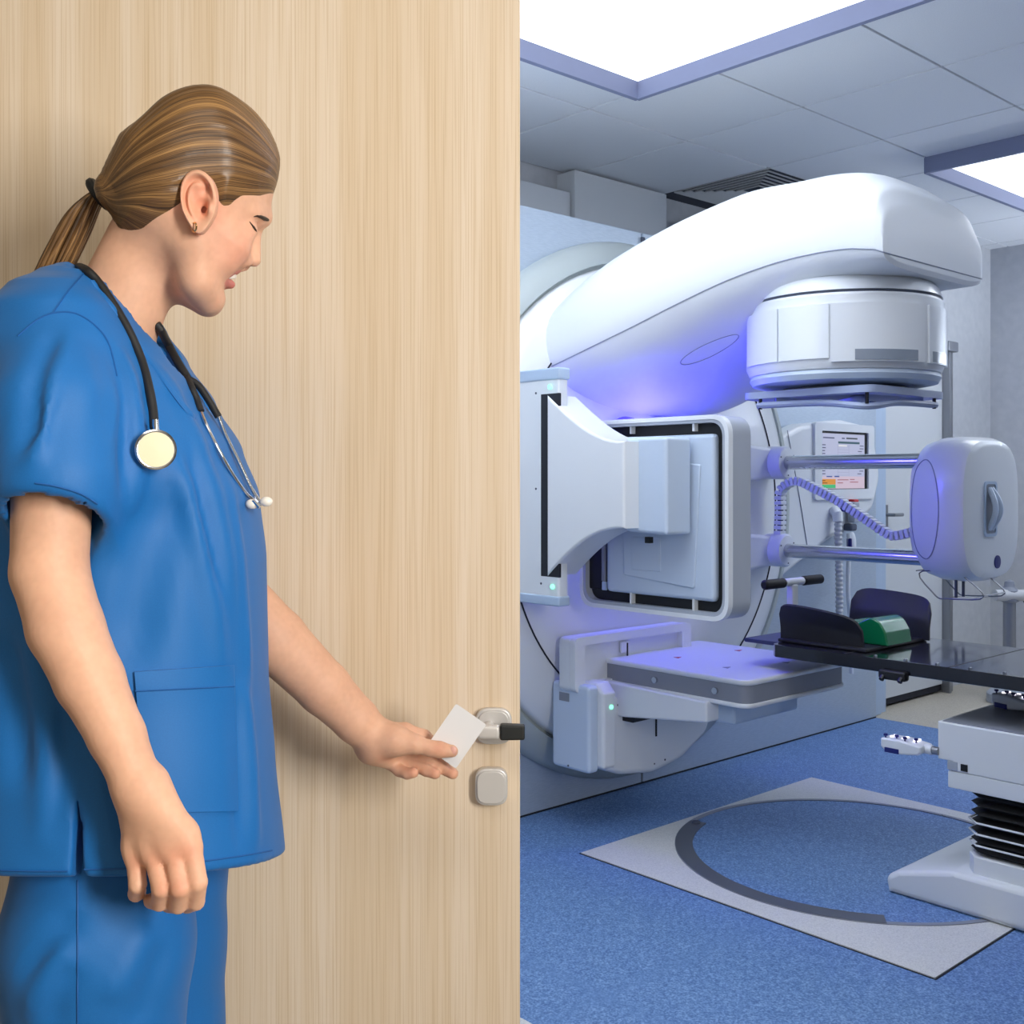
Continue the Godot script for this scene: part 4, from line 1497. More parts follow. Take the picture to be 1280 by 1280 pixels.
# surface nets: one vertex in each cell that the surface crosses, one quad round each crossed edge
func nets(bag: Bag, f: Callable, lo: Vector3, hi: Vector3, h: float, paint = null, prep = null) -> void:
	var nx := int(ceil((hi.x - lo.x) / h)) + 1
	var ny := int(ceil((hi.y - lo.y) / h)) + 1
	var nz := int(ceil((hi.z - lo.z) / h)) + 1
	var val := PackedFloat32Array()
	val.resize(nx * ny * nz)
	val.fill(1e9)
	var cell := PackedInt32Array()
	cell.resize(nx * ny * nz)
	cell.fill(-1)
	var B := 5
	var reach := B * h * 1.15 + h
	var sx := ny * nz
	var sy := nz
	var blocks := []
	for bx in range(0, nx - 1, B):
		for by in range(0, ny - 1, B):
			for bz in range(0, nz - 1, B):
				var mid := lo + Vector3(bx + B * 0.5, by + B * 0.5, bz + B * 0.5) * h
				if prep != null:
					prep.call(mid, 1e9)
				if absf(f.call(mid)) > reach:
					continue
				if prep != null:
					prep.call(mid, reach)
				blocks.append(Vector3i(bx, by, bz))
				for x in range(bx, mini(bx + B + 1, nx)):
					for y in range(by, mini(by + B + 1, ny)):
						for z in range(bz, mini(bz + B + 1, nz)):
							var i := x * sx + y * sy + z
							if val[i] > 1e8:
								val[i] = f.call(lo + Vector3(x, y, z) * h)
	if prep != null:
		prep.call(lo, 1e9)
	var first := bag.v.size()
	for b in blocks:
		for x in range(b.x, mini(b.x + B, nx - 1)):
			for y in range(b.y, mini(b.y + B, ny - 1)):
				for z in range(b.z, mini(b.z + B, nz - 1)):
					var i: int = x * sx + y * sy + z
					var a0 := val[i]
					var a1 := val[i + 1]
					var a2 := val[i + sy]
					var a3 := val[i + sy + 1]
					var a4 := val[i + sx]
					var a5 := val[i + sx + 1]
					var a6 := val[i + sx + sy]
					var a7 := val[i + sx + sy + 1]
					var neg := int(a0 < 0) + int(a1 < 0) + int(a2 < 0) + int(a3 < 0) + int(a4 < 0) + int(a5 < 0) + int(a6 < 0) + int(a7 < 0)
					if neg == 0 or neg == 8:
						continue
					var sum := Vector3.ZERO
					var k := 0
					if (a0 < 0) != (a1 < 0): sum += Vector3(0, 0, a0 / (a0 - a1)); k += 1
					if (a2 < 0) != (a3 < 0): sum += Vector3(0, 1, a2 / (a2 - a3)); k += 1
					if (a4 < 0) != (a5 < 0): sum += Vector3(1, 0, a4 / (a4 - a5)); k += 1
					if (a6 < 0) != (a7 < 0): sum += Vector3(1, 1, a6 / (a6 - a7)); k += 1
					if (a0 < 0) != (a2 < 0): sum += Vector3(0, a0 / (a0 - a2), 0); k += 1
					if (a1 < 0) != (a3 < 0): sum += Vector3(0, a1 / (a1 - a3), 1); k += 1
					if (a4 < 0) != (a6 < 0): sum += Vector3(1, a4 / (a4 - a6), 0); k += 1
					if (a5 < 0) != (a7 < 0): sum += Vector3(1, a5 / (a5 - a7), 1); k += 1
					if (a0 < 0) != (a4 < 0): sum += Vector3(a0 / (a0 - a4), 0, 0); k += 1
					if (a1 < 0) != (a5 < 0): sum += Vector3(a1 / (a1 - a5), 0, 1); k += 1
					if (a2 < 0) != (a6 < 0): sum += Vector3(a2 / (a2 - a6), 1, 0); k += 1
					if (a3 < 0) != (a7 < 0): sum += Vector3(a3 / (a3 - a7), 1, 1); k += 1
					cell[i] = bag.v.size()
					bag.v.append(lo + (Vector3(x, y, z) + sum / k) * h)
	bag.n.resize(bag.v.size())
	for b in blocks:
		for x in range(maxi(1, b.x), mini(b.x + B, nx - 1)):
			for y in range(maxi(1, b.y), mini(b.y + B, ny - 1)):
				for z in range(maxi(1, b.z), mini(b.z + B, nz - 1)):
					var i: int = x * sx + y * sy + z
					var s := val[i] < 0
					if val[i + 1] < 1e8 and s != (val[i + 1] < 0):
						_face(bag, cell[i], cell[i - sx], cell[i - sx - sy], cell[i - sy], s)
					if val[i + sy] < 1e8 and s != (val[i + sy] < 0):
						_face(bag, cell[i], cell[i - 1], cell[i - sx - 1], cell[i - sx], s)
					if val[i + sx] < 1e8 and s != (val[i + sx] < 0):
						_face(bag, cell[i], cell[i - sy], cell[i - sy - 1], cell[i - 1], s)
	for i in range(first, bag.v.size()):
		bag.n[i] = bag.n[i].normalized()
	if paint != null:
		for i in range(first, bag.v.size()):
			paint.call(bag, bag.v[i])

func _face(bag: Bag, a: int, b: int, c: int, d: int, s: bool) -> void:
	if a < 0 or b < 0 or c < 0 or d < 0:
		return
	if s:
		var t := b
		b = d
		d = t
	bag.idx.append_array(PackedInt32Array([a, b, c, a, c, d]))
	var m := (bag.v[c] - bag.v[a]).cross(bag.v[b] - bag.v[a]) + (bag.v[d] - bag.v[a]).cross(bag.v[c] - bag.v[a])
	bag.n[a] += m
	bag.n[b] += m
	bag.n[c] += m
	bag.n[d] += m

static func smin(a: float, b: float, k: float) -> float:
	var h := maxf(k - absf(a - b), 0.0) / k
	return minf(a, b) - h * h * k * 0.25

static func capsule(p: Vector3, a: Vector3, b: Vector3, ra: float, rb: float) -> float:
	var ba := b - a
	var t := clampf((p - a).dot(ba) / maxf(1e-9, ba.length_squared()), 0.0, 1.0)
	return p.distance_to(a + ba * t) - lerpf(ra, rb, t)

# point of the place seen at picture point (px, py) at distance d in front of the camera
static func P(px: float, py: float, d: float) -> Vector3:
	return Vector3((px - 640.0) / F * d, EYE + (600.0 - py) / F * d, -d)

# ---- bones: [a, b, radius a, radius b, blend]
var live := []
var bones := []

func cull(mid: Vector3, reach: float) -> void:
	if reach > 1e8:
		live = bones
		return
	live = []
	for b in bones:
		if capsule(mid, b[0], b[1], b[2], b[3]) < reach * 2.0 + 0.03:
			live.append(b)
	if live.is_empty():
		live = bones

func bone_field(p: Vector3) -> float:
	var d := 1e3
	for b in live:
		d = smin(d, capsule(p, b[0], b[1], b[2], b[3]), b[4])
	return d

func chain(pts: Array, blend: float) -> void:
	# pts: [px, py, depth, radius]
	for i in pts.size() - 1:
		var a: Array = pts[i]
		var b: Array = pts[i + 1]
		bones.append([P(a[0], a[1], a[2]), P(b[0], b[1], b[2]), a[3], b[3], blend])

func bone_box(pad: float) -> AABB:
	var box := AABB(bones[0][0], Vector3.ZERO)
	for b in bones:
		for k in 2:
			var r: float = b[2 + k] + pad
			box = box.merge(AABB(b[k] - Vector3.ONE * r, Vector3.ONE * 2.0 * r))
	return box

# ---- head: inflated profile in its own frame (x forward, y up, z towards the viewer)
const YAW := 0.35
var head_at := P(240, 250, 1.32)
var skull_grid := PackedFloat32Array()
var hair_grid := PackedFloat32Array()
const GN := 132
const GS := 0.0026
var face_bits := []

func to_head(p: Vector3) -> Vector3:
	return (p - head_at).rotated(Vector3.UP, -YAW)

func from_head(q: Vector3) -> Vector3:
	return q.rotated(Vector3.UP, YAW) + head_at

# head-frame point that shows at picture point (px, py), at sideways distance lat from the middle of the head
func H(px: float, py: float, lat: float) -> Vector3:
	var k := (px - 640.0) / F
	var c := cos(YAW)
	var s := sin(YAW)
	var hx := (k * (-head_at.z - c * lat) - head_at.x - s * lat) / (c - k * s)
	var dist := -head_at.z + s * hx - c * lat
	return Vector3(hx, EYE + (600.0 - py) / F * dist - head_at.y, lat)

func poly_dist(poly: PackedVector2Array, p: Vector2) -> float:
	var d := 1e9
	var inside := false
	var n := poly.size()
	for i in n:
		var a := poly[i]
		var b := poly[(i + 1) % n]
		var e := b - a
		var w := p - a
		var q := w - e * clampf(w.dot(e) / e.length_squared(), 0.0, 1.0)
		d = minf(d, q.length_squared())
		if (a.y > p.y) != (b.y > p.y) and p.x < e.x * (p.y - a.y) / e.y + a.x:
			inside = not inside
	return -sqrt(d) if inside else sqrt(d)

func bake(poly: Array, fine := true) -> PackedFloat32Array:
	# poly: picture points, with the sideways distance as third number where it is not 0
	var raw := []
	for q in poly:
		var h := H(q.x, q.y, q.z if q is Vector3 else 0.0)
		raw.append(Vector2(h.x, h.y))
	var pts := PackedVector2Array()
	var n := raw.size()
	for i in n:
		if fine:
			for k in 3:
				pts.append(raw[i].cubic_interpolate(raw[(i + 1) % n], raw[(i + n - 1) % n], raw[(i + 2) % n], k / 3.0))
		else:
			pts.append(raw[i])
	var g := PackedFloat32Array()
	g.resize(GN * GN)
	for i in GN:
		for j in GN:
			g[i * GN + j] = poly_dist(pts, Vector2(i - GN * 0.5, j - GN * 0.5) * GS)
	return g

func look(g: PackedFloat32Array, x: float, y: float) -> float:
	var fx := clampf(x / GS + GN * 0.5, 0.0, GN - 1.001)
	var fy := clampf(y / GS + GN * 0.5, 0.0, GN - 1.001)
	var i := int(fx)
	var j := int(fy)
	var u := fx - i
	var w := fy - j
	var k := i * GN + j
	return lerpf(lerpf(g[k], g[k + 1], w), lerpf(g[k + GN], g[k + GN + 1], w), u)

func skull(q: Vector3) -> float:
	var d := -look(skull_grid, q.x, q.y)
	var w := lerpf(0.052, 0.073, smoothstep(-0.125, 0.0, q.y)) * lerpf(1.0, 0.80, smoothstep(0.025, 0.095, q.x + 0.35 * minf(0.0, q.y)))
	var t := 0.066
	var e := maxf(0.0, 1.0 - d / t)
	var a := absf(q.z) / w
	return (sqrt(a * a + e * e) - 1.0) * minf(w, t)

func head_field(p: Vector3) -> float:
	var q := to_head(p)
	var f := skull(q)
	if f > 0.06:
		return minf(f, capsule(p, neck_a, neck_b, 0.049, 0.055))
	var m := Vector3(q.x, q.y, absf(q.z))
	for b in face_bits:
		var d := capsule(m, b[0], b[1], b[2], b[3])
		if b[5] > 0:
			f = smin(f, d, b[4])
		else:
			f = -smin(-f, d, b[4])
	return smin(f, capsule(p, neck_a, neck_b, 0.049, 0.055), 0.022)

var neck_a := P(182, 312, 1.325)
var neck_b := P(136, 415, 1.33)

func hair_field(p: Vector3) -> float:
	var q := to_head(p)
	var r := -look(hair_grid, q.x, q.y)
	if r < -0.03:
		return 0.02
	var f := skull(q)
	# gather towards the tie at the back
	f = smin(f, capsule(q, tie_a, tie_b, 0.034, 0.008), 0.03)
	var v := hair_line(q)
	var th := clampf(r * 0.42, -0.012, 0.0085)
	th += (strand.get_noise_2d(v * 200.0, q.x * 30.0) * 0.0006 + strand.get_noise_2d(v * 90.0, 40.0 + q.x * 20.0) * 0.0006) * smoothstep(0.0, 0.012, r)
	return f - th

var strand := FastNoiseLite.new()
var tie_a := H(177, 216, 0.0)
var tie_b := H(137, 236, 0.0)

func hair_uv(p: Vector3) -> Vector2:
	var q := to_head(p)
	return Vector2(hair_line(q) * 0.72 + absf(q.z) * 0.6 + 0.05, q.x * 2.2 + 0.5)

# which strand runs through a point: 0 on the crown line, 1 on the lowest line, both from the tie to the brow
var flow_hi := PackedFloat32Array()
var flow_lo := PackedFloat32Array()
const FLOW0 := -0.125
const FLOW1 := 0.125

func hair_line(q: Vector3) -> float:
	var u := clampf((q.x - FLOW0) / (FLOW1 - FLOW0), 0.0, 0.999) * 63.0
	var i := int(u)
	var hi := lerpf(flow_hi[i], flow_hi[i + 1], u - i)
	var lo := lerpf(flow_lo[i], flow_lo[i + 1], u - i)
	return (hi - q.y) / maxf(0.012, hi - lo)

func flow_table(px: Array) -> PackedFloat32Array:
	var pts := []
	for q in px:
		pts.append(H(q.x, q.y, q.z))
	var path := smooth_path(pts, 12)
	var out := PackedFloat32Array()
	for k in 65:
		var x := lerpf(FLOW0, FLOW1, k / 63.0)
		var y: float = path[0].y
		for m in path.size() - 1:
			if path[m].x <= x and path[m + 1].x >= x:
				y = lerpf(path[m].y, path[m + 1].y, (x - path[m].x) / maxf(1e-6, path[m + 1].x - path[m].x))
		if x > path[path.size() - 1].x:
			y = path[path.size() - 1].y
		out.append(y)
	return out

# ---- clothing: the top
var sect := []       # [y, x back, x front, half width]
const CZ := -1.32
var folds := []
var use_folds := false
var sleeve := []
var cuff_y := 0.0

func torso(p: Vector3) -> float:
	var n := sect.size()
	var i := 0
	while i < n - 2 and p.y < sect[i + 1][0]:
		i += 1
	var a: Array = sect[i]
	var b: Array = sect[i + 1]
	var u := clampf((p.y - a[0]) / (b[0] - a[0]), 0.0, 1.0)
	u = u * u * (3.0 - 2.0 * u) * 0.5 + u * 0.5
	var x0 := lerpf(a[1], b[1], u)
	var x1 := lerpf(a[2], b[2], u)
	var w := lerpf(a[3], b[3], u)
	var ax := (x1 - x0) * 0.5
	var dx := absf(p.x - (x0 + x1) * 0.5) / ax
	var dz := absf(p.z - CZ) / w
	var e := pow(pow(dx, 2.4) + pow(dz, 2.4), 1.0 / 2.4)
	var f := (e - 1.0) * minf(ax, w)
	return maxf(f, (p.y - sect[0][0]) * 0.8)

func sleeves(p: Vector3) -> float:
	var d := 1e3
	for b in sleeve:
		d = smin(d, capsule(p, b[0], b[1], b[2], b[3]), 0.03)
	return d

func top_field(p: Vector3) -> float:
	var sl := sleeves(p)
	var near := p.z > CZ
	var cut := (p.y - cuff_y - 0.55 * (p.z + 1.115)) if near else (p.y - P(0, 640, 1.48).y)
	var arm := -smin(-sl, cut * 0.87, 0.006)
	var f := smin(torso(p), arm, 0.03)
	if use_folds:
		f -= fold_sum(folds, p)
	# hollow sleeve
	if near and sl < 0.0:
		f = maxf(f, -maxf(sl + 0.0105, cut - 0.05))
	# hem and side slit
	f = -smin(-f, p.y - 0.838 - 0.24 * minf(0.0, p.z + 1.13), 0.007)
	if near and p.y < slit.y:
		f = maxf(f, minf(0.0065, (slit.y - p.y) * 0.075) - absf(p.x - slit.x - (slit.y - p.y) * 0.02))
	# neckline: a V cut from the nape to the breastbone
	var t := (Vector2(p.x, p.y) - vee_a).dot(vee_d) / vee_l
	var side := (Vector2(p.x, p.y) - vee_a).dot(Vector2(-vee_d.y, vee_d.x))
	var open := lerpf(0.088, 0.0, clampf(t, 0.0, 1.0))
	if t > 1.0:
		open = -(t - 1.0) * 0.1
	var v := maxf(absf(p.z - CZ) - open, -side)
	return maxf(f, -v)

var slit := Vector2(P(92, 985, 1.13).x, P(92, 985, 1.13).y)
var vee_a := Vector2(P(96, 338, 1.27).x, P(96, 338, 1.27).y)
var vee_b := Vector2(P(248, 520, 1.30).x, P(248, 520, 1.30).y)
var vee_d := (vee_b - vee_a).normalized()
var vee_l := (vee_b - vee_a).length()

# a fold: [middle, reach, points, height, width]; it fades out towards both ends
func add_fold(list: Array, pts: Array, height: float, width: float) -> void:
	var path := smooth_path(pts, 3)
	var mid: Vector3 = (path[0] + path[path.size() - 1]) * 0.5
	var far := 0.0
	for q in path:
		far = maxf(far, mid.distance_to(q))
	list.append([mid, far + width * 2.3, path, height, width])

func fold_sum(list: Array, p: Vector3) -> float:
	var sum := 0.0
	for s in list:
		if p.distance_squared_to(s[0]) > s[1] * s[1]:
			continue
		var path: Array = s[2]
		var n := path.size() - 1
		var best := 1e9
		var at := 0.0
		for i in n:
			var a: Vector3 = path[i]
			var ba: Vector3 = path[i + 1] - a
			var t := clampf((p - a).dot(ba) / maxf(1e-9, ba.length_squared()), 0.0, 1.0)
			var d := p.distance_squared_to(a + ba * t)
			if d < best:
				best = d
				at = (i + t) / n
		if best < s[4] * s[4] * 5.0:
			sum += s[3] * exp(-best / (s[4] * s[4])) * smoothstep(0.0, 0.3, at) * smoothstep(1.0, 0.7, at)
	return sum

# ---- clothing: the trousers
var legs := []
var leg_folds := []

func trouser_field(p: Vector3) -> float:
	var f := 1e3
	for b in legs:
		f = smin(f, capsule(p, b[0], b[1], b[2], b[3]), 0.02)
	f -= fold_sum(leg_folds, p)
	return maxf(f, maxf(p.y - 0.98, 0.06 - p.y))

# where the line of sight through (px, py) meets a field
func meet(px: float, py: float, f: Callable, d0 := 0.95, d1 := 1.62, other := 1.32) -> float:
	var d := d0
	var last := d0
	while d < d1:
		var v: float = f.call(P(px, py, d))
		if v < 0.0:
			for k in 8:
				var m := (last + d) * 0.5
				if f.call(P(px, py, m)) < 0.0:
					d = m
				else:
					last = m
			return d
		last = d
		d += clampf(v * 0.6, 0.002, 0.03)
	return other

func on_cloth(pts: Array, lift: float, other := 1.32) -> Array:
	var out := []
	for q in pts:
		out.append(P(q.x, q.y, meet(q.x, q.y, top_field, 0.95, 1.62, other) - lift))
	return out

func lin(r: int, g: int, b: int) -> Color:
	return Color8(r, g, b).srgb_to_linear()

func skin_paint(bag: Bag, p: Vector3) -> void:
	var c := lin(221, 172, 143)
	var q := to_head(p)
	if q.length() < 0.19:
		var m := Vector3(q.x, q.y, absf(q.z))
		c = c.lerp(lin(226, 150, 126), 0.6 * exp(-pow(m.distance_to(cheek) / 0.03, 2.0)))
		var l := minf(capsule(m, lips[0], lips[1], 0, 0), capsule(m, lips[2], lips[3], 0, 0))
		c = c.lerp(lin(204, 122, 112), smoothstep(0.0085, 0.0055, l))
		c = c.lerp(lin(222, 138, 108), 0.65 * exp(-pow(m.distance_to(ear_mid) / 0.03, 4.0)))
	else:
		for k in knuckles:
			c = c.lerp(lin(216, 142, 114), 0.5 * exp(-pow(p.distance_to(k) / 0.012, 2.0)))
	var n := strand.get_noise_3d(p.x * 900.0, p.y * 900.0, p.z * 900.0) * 0.05 + strand.get_noise_3d(p.x * 150.0, p.y * 150.0, p.z * 150.0) * 0.06
	bag.c.append(Color(c.r * (1.0 + n), c.g * (1.0 + n * 1.3), c.b * (1.0 + n * 1.3)))

var cheek := H(292, 312, 0.042)
var ear_mid := H(248, 252, 0.07)
var lips := [H(296, 337.5, 0.0), H(285, 342, 0.021), H(288.5, 355.5, 0.0), H(280, 350, 0.02)]
var knuckles := []

# ---- ear: a shaped relief in a tilted plane
var ear_o := H(248, 252, 0.0)
var ear_n := Vector3(-0.42, 0.02, 1).normalized()
var ear_u := Vector3(0.98, 0.19, 0.0)
var ear_v := Vector3(-0.19, 0.98, 0.0)

func ear_field(p: Vector3) -> float:
	var q := to_head(p) - ear_c
	var n := q.dot(ear_n)
	var u := q.dot(ear_uu)
	var v := q.dot(ear_vv)
	# egg outline: wide above, narrow lobe below
	var w := 0.0205 * (1.0 + 0.16 * clampf(v / 0.034, -1.0, 1.0)) if v > -0.012 else 0.0195 * (1.0 - 0.36 * clampf((-0.012 - v) / 0.024, 0.0, 1.0))
	var cx := 0.004 * clampf(-v / 0.034, -1.0, 1.0)
	var e := Vector2((u - cx) / w, v / 0.0355).length()
	var edge := (e - 1.0) * 0.02
	var ang := atan2(v / 0.0355, -(u - cx) / w)   # 0 at the back, PI/2 at the top
	var rim := 0.0055 * exp(-pow((e - 0.88) / 0.13, 2.0)) * smoothstep(-1.5, -0.8, ang) * smoothstep(3.3, 2.4, ang)
	var anti := 0.004 * exp(-pow((e - 0.52) / 0.15, 2.0)) * smoothstep(-1.6, -0.9, ang) * smoothstep(2.3, 1.5, ang)
	var pit := -0.012 * exp(-(pow((u - 0.004) / 0.0075, 2.0) + pow((v + 0.006) / 0.010, 2.0))) - 0.005 * exp(-(pow((u - 0.006) / 0.006, 2.0) + pow((v - 0.014) / 0.006, 2.0))) - 0.003 * exp(-pow((e - 0.7) / 0.09, 2.0)) * smoothstep(-1.0, 0.0, ang) * smoothstep(3.2, 2.4, ang)
	var tragus := 0.005 * exp(-(pow((u - 0.0135) / 0.004, 2.0) + pow((v + 0.006) / 0.007, 2.0)))
	var h := rim + anti + pit + tragus
	return maxf(edge, maxf(n - 0.003 - h, -n - 0.0075)) * 0.8

var ear_c := Vector3.ZERO
var ear_uu := Vector3.RIGHT
var ear_vv := Vector3.UP

# tube with texture coordinates (u fixed by the lock, v along it)
func lock(bag: Bag, pts: Array, rad: PackedFloat32Array, tone: float) -> void:
	var sides := 6
	var first := bag.v.size()
	var side := Vector3(0, 0, 1)
	var n := pts.size()
	for i in n:
		var t: Vector3 = (pts[mini(i + 1, n - 1)] - pts[maxi(i - 1, 0)]).normalized()
		side = (side - t * side.dot(t)).normalized()
		var o := t.cross(side)
		for k in sides:
			var a := TAU * k / sides
			var d := side * cos(a) + o * sin(a)
			bag.v.append(pts[i] + d * rad[i])
			bag.n.append(d)
			bag.uv.append(Vector2(tone + 0.012 * cos(a), i * 0.045))
	for i in n - 1:
		for k in sides:
			var a := first + i * sides + k
			var b := first + i * sides + (k + 1) % sides
			bag.idx.append_array(PackedInt32Array([a, b + sides, b, a, a + sides, b + sides]))

func hair_material() -> StandardMaterial3D:
	var n := FastNoiseLite.new()
	n.seed = 31
	n.frequency = 1.0
	n.fractal_octaves = 3
	var w := 900
	var h := 128
	var im := Image.create(w, h, false, Image.FORMAT_RGB8)
	var base := c8(106, 76, 44)
	var gold := c8(170, 130, 80)
	var deep := c8(50, 34, 20)
	for x in w:
		var band := n.get_noise_2d(x * 0.02, 7.0)
		for y in h:
			var g := n.get_noise_2d(x * 0.24, y * 0.02) + 0.7 * band + 0.3 * n.get_noise_2d(x * 0.06, y * 0.03)
			var c := base.lerp(gold, clampf(g * 1.3, 0.0, 1.0)).lerp(deep, clampf(-g * 1.2, 0.0, 0.9))
			im.set_pixel(x, y, c)
	var m := mat(Color.WHITE, 0.42)
	m.albedo_texture = ImageTexture.create_from_image(im)
	return m

func person() -> void:
	strand.seed = 8
	strand.frequency = 0.1
	strand.noise_type = FastNoiseLite.TYPE_SIMPLEX
	strand.fractal_octaves = 2
	var root := thing("person", "person in blue scrubs with a brown ponytail facing the wooden door", "person", Vector3(-0.50, 0, -1.32), false)
	var skin := mat(Color.WHITE, 0.58)
	skin.vertex_color_use_as_albedo = true
	skin.subsurf_scatter_enabled = true
	skin.subsurf_scatter_strength = 0.08
	skin.subsurf_scatter_skin_mode = true
	var scrub := scrub_material()
	var hair := hair_material()

	# profile of the skull and face, without nose and lips
	skull_grid = bake([Vector2(343, 232), Vector2(340, 250), Vector2(337, 262), Vector2(333, 273), Vector2(325, 284), Vector2(318, 295), Vector2(312, 310), Vector2(306, 325), Vector2(299, 333), Vector2(291, 339), Vector2(285, 346), Vector2(281, 355), Vector2(276, 363), Vector2(275, 372), Vector2(271, 381), Vector2(264, 385), Vector2(254, 385), Vector2(243, 382), Vector2(232, 376), Vector2(220, 367), Vector2(203, 345), Vector2(186, 325), Vector2(165, 305), Vector2(155, 284), Vector2(150, 258), Vector2(149, 232), Vector2(156, 203), Vector2(169, 174), Vector2(188, 150), Vector2(211, 130), Vector2(240, 120), Vector2(267, 121), Vector2(294, 135), Vector2(317, 155), Vector2(332, 178), Vector2(341, 205)])
	# region that carries hair, and its lower edge
	var lower := [Vector3(356, 228, 0.0), Vector3(343, 238, 0.03), Vector3(325, 244, 0.045), Vector3(302, 245, 0.058), Vector3(293, 251, 0.062), Vector3(287, 257, 0.064), Vector3(278, 258, 0.066), Vector3(272, 250, 0.068), Vector3(266, 240, 0.070), Vector3(250, 238, 0.072), Vector3(236, 244, 0.072), Vector3(224, 255, 0.070), Vector3(212, 263, 0.066), Vector3(196, 272, 0.058), Vector3(176, 286, 0.045), Vector3(156, 302, 0.030), Vector3(136, 322, 0.012)]
	var region := lower + [Vector3(112, 330, 0), Vector3(95, 300, 0), Vector3(90, 230, 0), Vector3(125, 165, 0), Vector3(190, 85, 0), Vector3(260, 75, 0), Vector3(340, 105, 0), Vector3(385, 185, 0)]
	hair_grid = bake(region, false)
	flow_hi = flow_table([Vector3(129, 232, 0), Vector3(140, 205, 0), Vector3(155, 176, 0), Vector3(175, 148, 0), Vector3(200, 125, 0), Vector3(225, 112, 0), Vector3(250, 108, 0), Vector3(275, 114, 0), Vector3(300, 131, 0), Vector3(322, 156, 0), Vector3(340, 184, 0), Vector3(350, 210, 0), Vector3(357, 228, 0)])
	flow_lo = flow_table([Vector3(126, 246, 0), Vector3(150, 256, 0.02), Vector3(200, 262, 0.05), Vector3(240, 256, 0.06), Vector3(280, 252, 0.055), Vector3(320, 246, 0.04), Vector3(358, 236, 0)])
	face_bits = [
		[H(330, 273, 0.0), H(318, 270, 0.034), 0.008, 0.007, 0.016, 1],
		[H(318, 285, 0.034), H(313, 286, 0.036), 0.009, 0.009, 0.012, -1],
		[H(308, 284, 0.031), H(308, 285, 0.031), 0.0125, 0.0125, 0.006, 1],
		[H(321, 290, 0.0), H(317.5, 325, 0.0), 0.0052, 0.0084, 0.009, 1],
		[H(307, 328, 0.010), H(303, 329, 0.0105), 0.0070, 0.0055, 0.007, 1],
		[H(313, 334.5, 0.0062), H(308, 332.5, 0.0095), 0.0036, 0.0036, 0.002, -1],
		[H(288, 308, 0.034), H(280, 322, 0.034), 0.0200, 0.0170, 0.026, 1],
		[H(296, 337.5, 0.0), H(285, 342, 0.021), 0.0050, 0.0028, 0.006, 1],
		[H(288.5, 355.5, 0.0), H(280, 350, 0.02), 0.0055, 0.0028, 0.006, 1],
		[H(296, 346.5, 0.0), H(283, 346.5, 0.018), 0.0040, 0.0022, 0.002, -1],
		[H(266, 376, 0.0), H(263, 377, 0.008), 0.0105, 0.010, 0.012, 1],
		[H(240, 310, 0.048), H(246, 352, 0.038), 0.010, 0.009, 0.034, 1],
		[H(246, 352, 0.038), H(262, 374, 0.015), 0.009, 0.009, 0.026, 1],
	]
	# ear frame, set on the side of the skull
	ear_uu = Vector3(0.98, -0.12, 0.0)
	ear_n = Vector3(-0.38, 0.0, 0.92).normalized()
	ear_uu = (ear_uu - ear_n * ear_uu.dot(ear_n)).normalized()
	ear_vv = ear_n.cross(ear_uu)
	ear_c = H(249, 253, 0.0845)

	# ---- skin: head and neck, ear, trunk, both arms with their hands
	var body := Bag.new()
	nets(body, head_field, from_head(Vector3.ZERO) - Vector3(0.15, 0.21, 0.125), from_head(Vector3.ZERO) + Vector3(0.125, 0.145, 0.125), 0.0026, skin_paint)
	var ec := from_head(ear_c)
	nets(body, ear_field, ec - Vector3(0.034, 0.042, 0.03), ec + Vector3(0.034, 0.042, 0.03), 0.0012, skin_paint)
	# trunk and legs, hidden by the clothes but for the throat
	bones = []
	chain([[136, 410, 1.33, 0.050], [112, 478, 1.33, 0.075], [130, 620, 1.33, 0.095], [150, 900, 1.32, 0.09], [140, 1050, 1.32, 0.09]], 0.05)
	chain([[112, 470, 1.26, 0.05], [85, 455, 1.18, 0.038]], 0.05)
	chain([[120, 470, 1.40, 0.05], [130, 460, 1.46, 0.038]], 0.05)
	bones.append([P(130, 1050, 1.26), Vector3(-0.47, 0.45, -1.24), 0.08, 0.055, 0.03])
	bones.append([Vector3(-0.47, 0.45, -1.24), Vector3(-0.48, 0.10, -1.24), 0.055, 0.036, 0.02])
	bones.append([P(190, 1050, 1.38), Vector3(-0.44, 0.45, -1.40), 0.08, 0.055, 0.03])
	bones.append([Vector3(-0.44, 0.45, -1.40), Vector3(-0.45, 0.10, -1.40), 0.055, 0.036, 0.02])
	live = bones
	var bb := bone_box(0.02)
	nets(body, bone_field, bb.position, bb.end, 0.012, skin_paint, cull)
	# right arm, hanging, with a loosely closed hand
	bones = []
	chain([[72, 445, 1.165, 0.043], [66, 600, 1.135, 0.040], [62, 715, 1.125, 0.0378], [82, 785, 1.114, 0.0372], [112, 850, 1.107, 0.0335], [146, 920, 1.101, 0.0275], [174, 985, 1.097, 0.0235]], 0.006)
	chain([[168, 985, 1.098, 0.020], [169, 1058, 1.106, 0.0112], [170, 1074, 1.102, 0.0108]], 0.012)
	chain([[174, 985, 1.096, 0.020], [191, 1056, 1.098, 0.0118], [194, 1072, 1.094, 0.0114]], 0.012)
	chain([[180, 985, 1.096, 0.020], [213, 1050, 1.094, 0.0120], [218, 1067, 1.090, 0.0118]], 0.012)
	chain([[186, 985, 1.097, 0.020], [231, 1042, 1.096, 0.0120], [239, 1060, 1.093, 0.0116]], 0.012)
	chain([[170, 1074, 1.102, 0.0098], [172, 1106, 1.096, 0.0088], [170, 1117, 1.112, 0.0080], [174, 1114, 1.130, 0.0074]], 0.002)
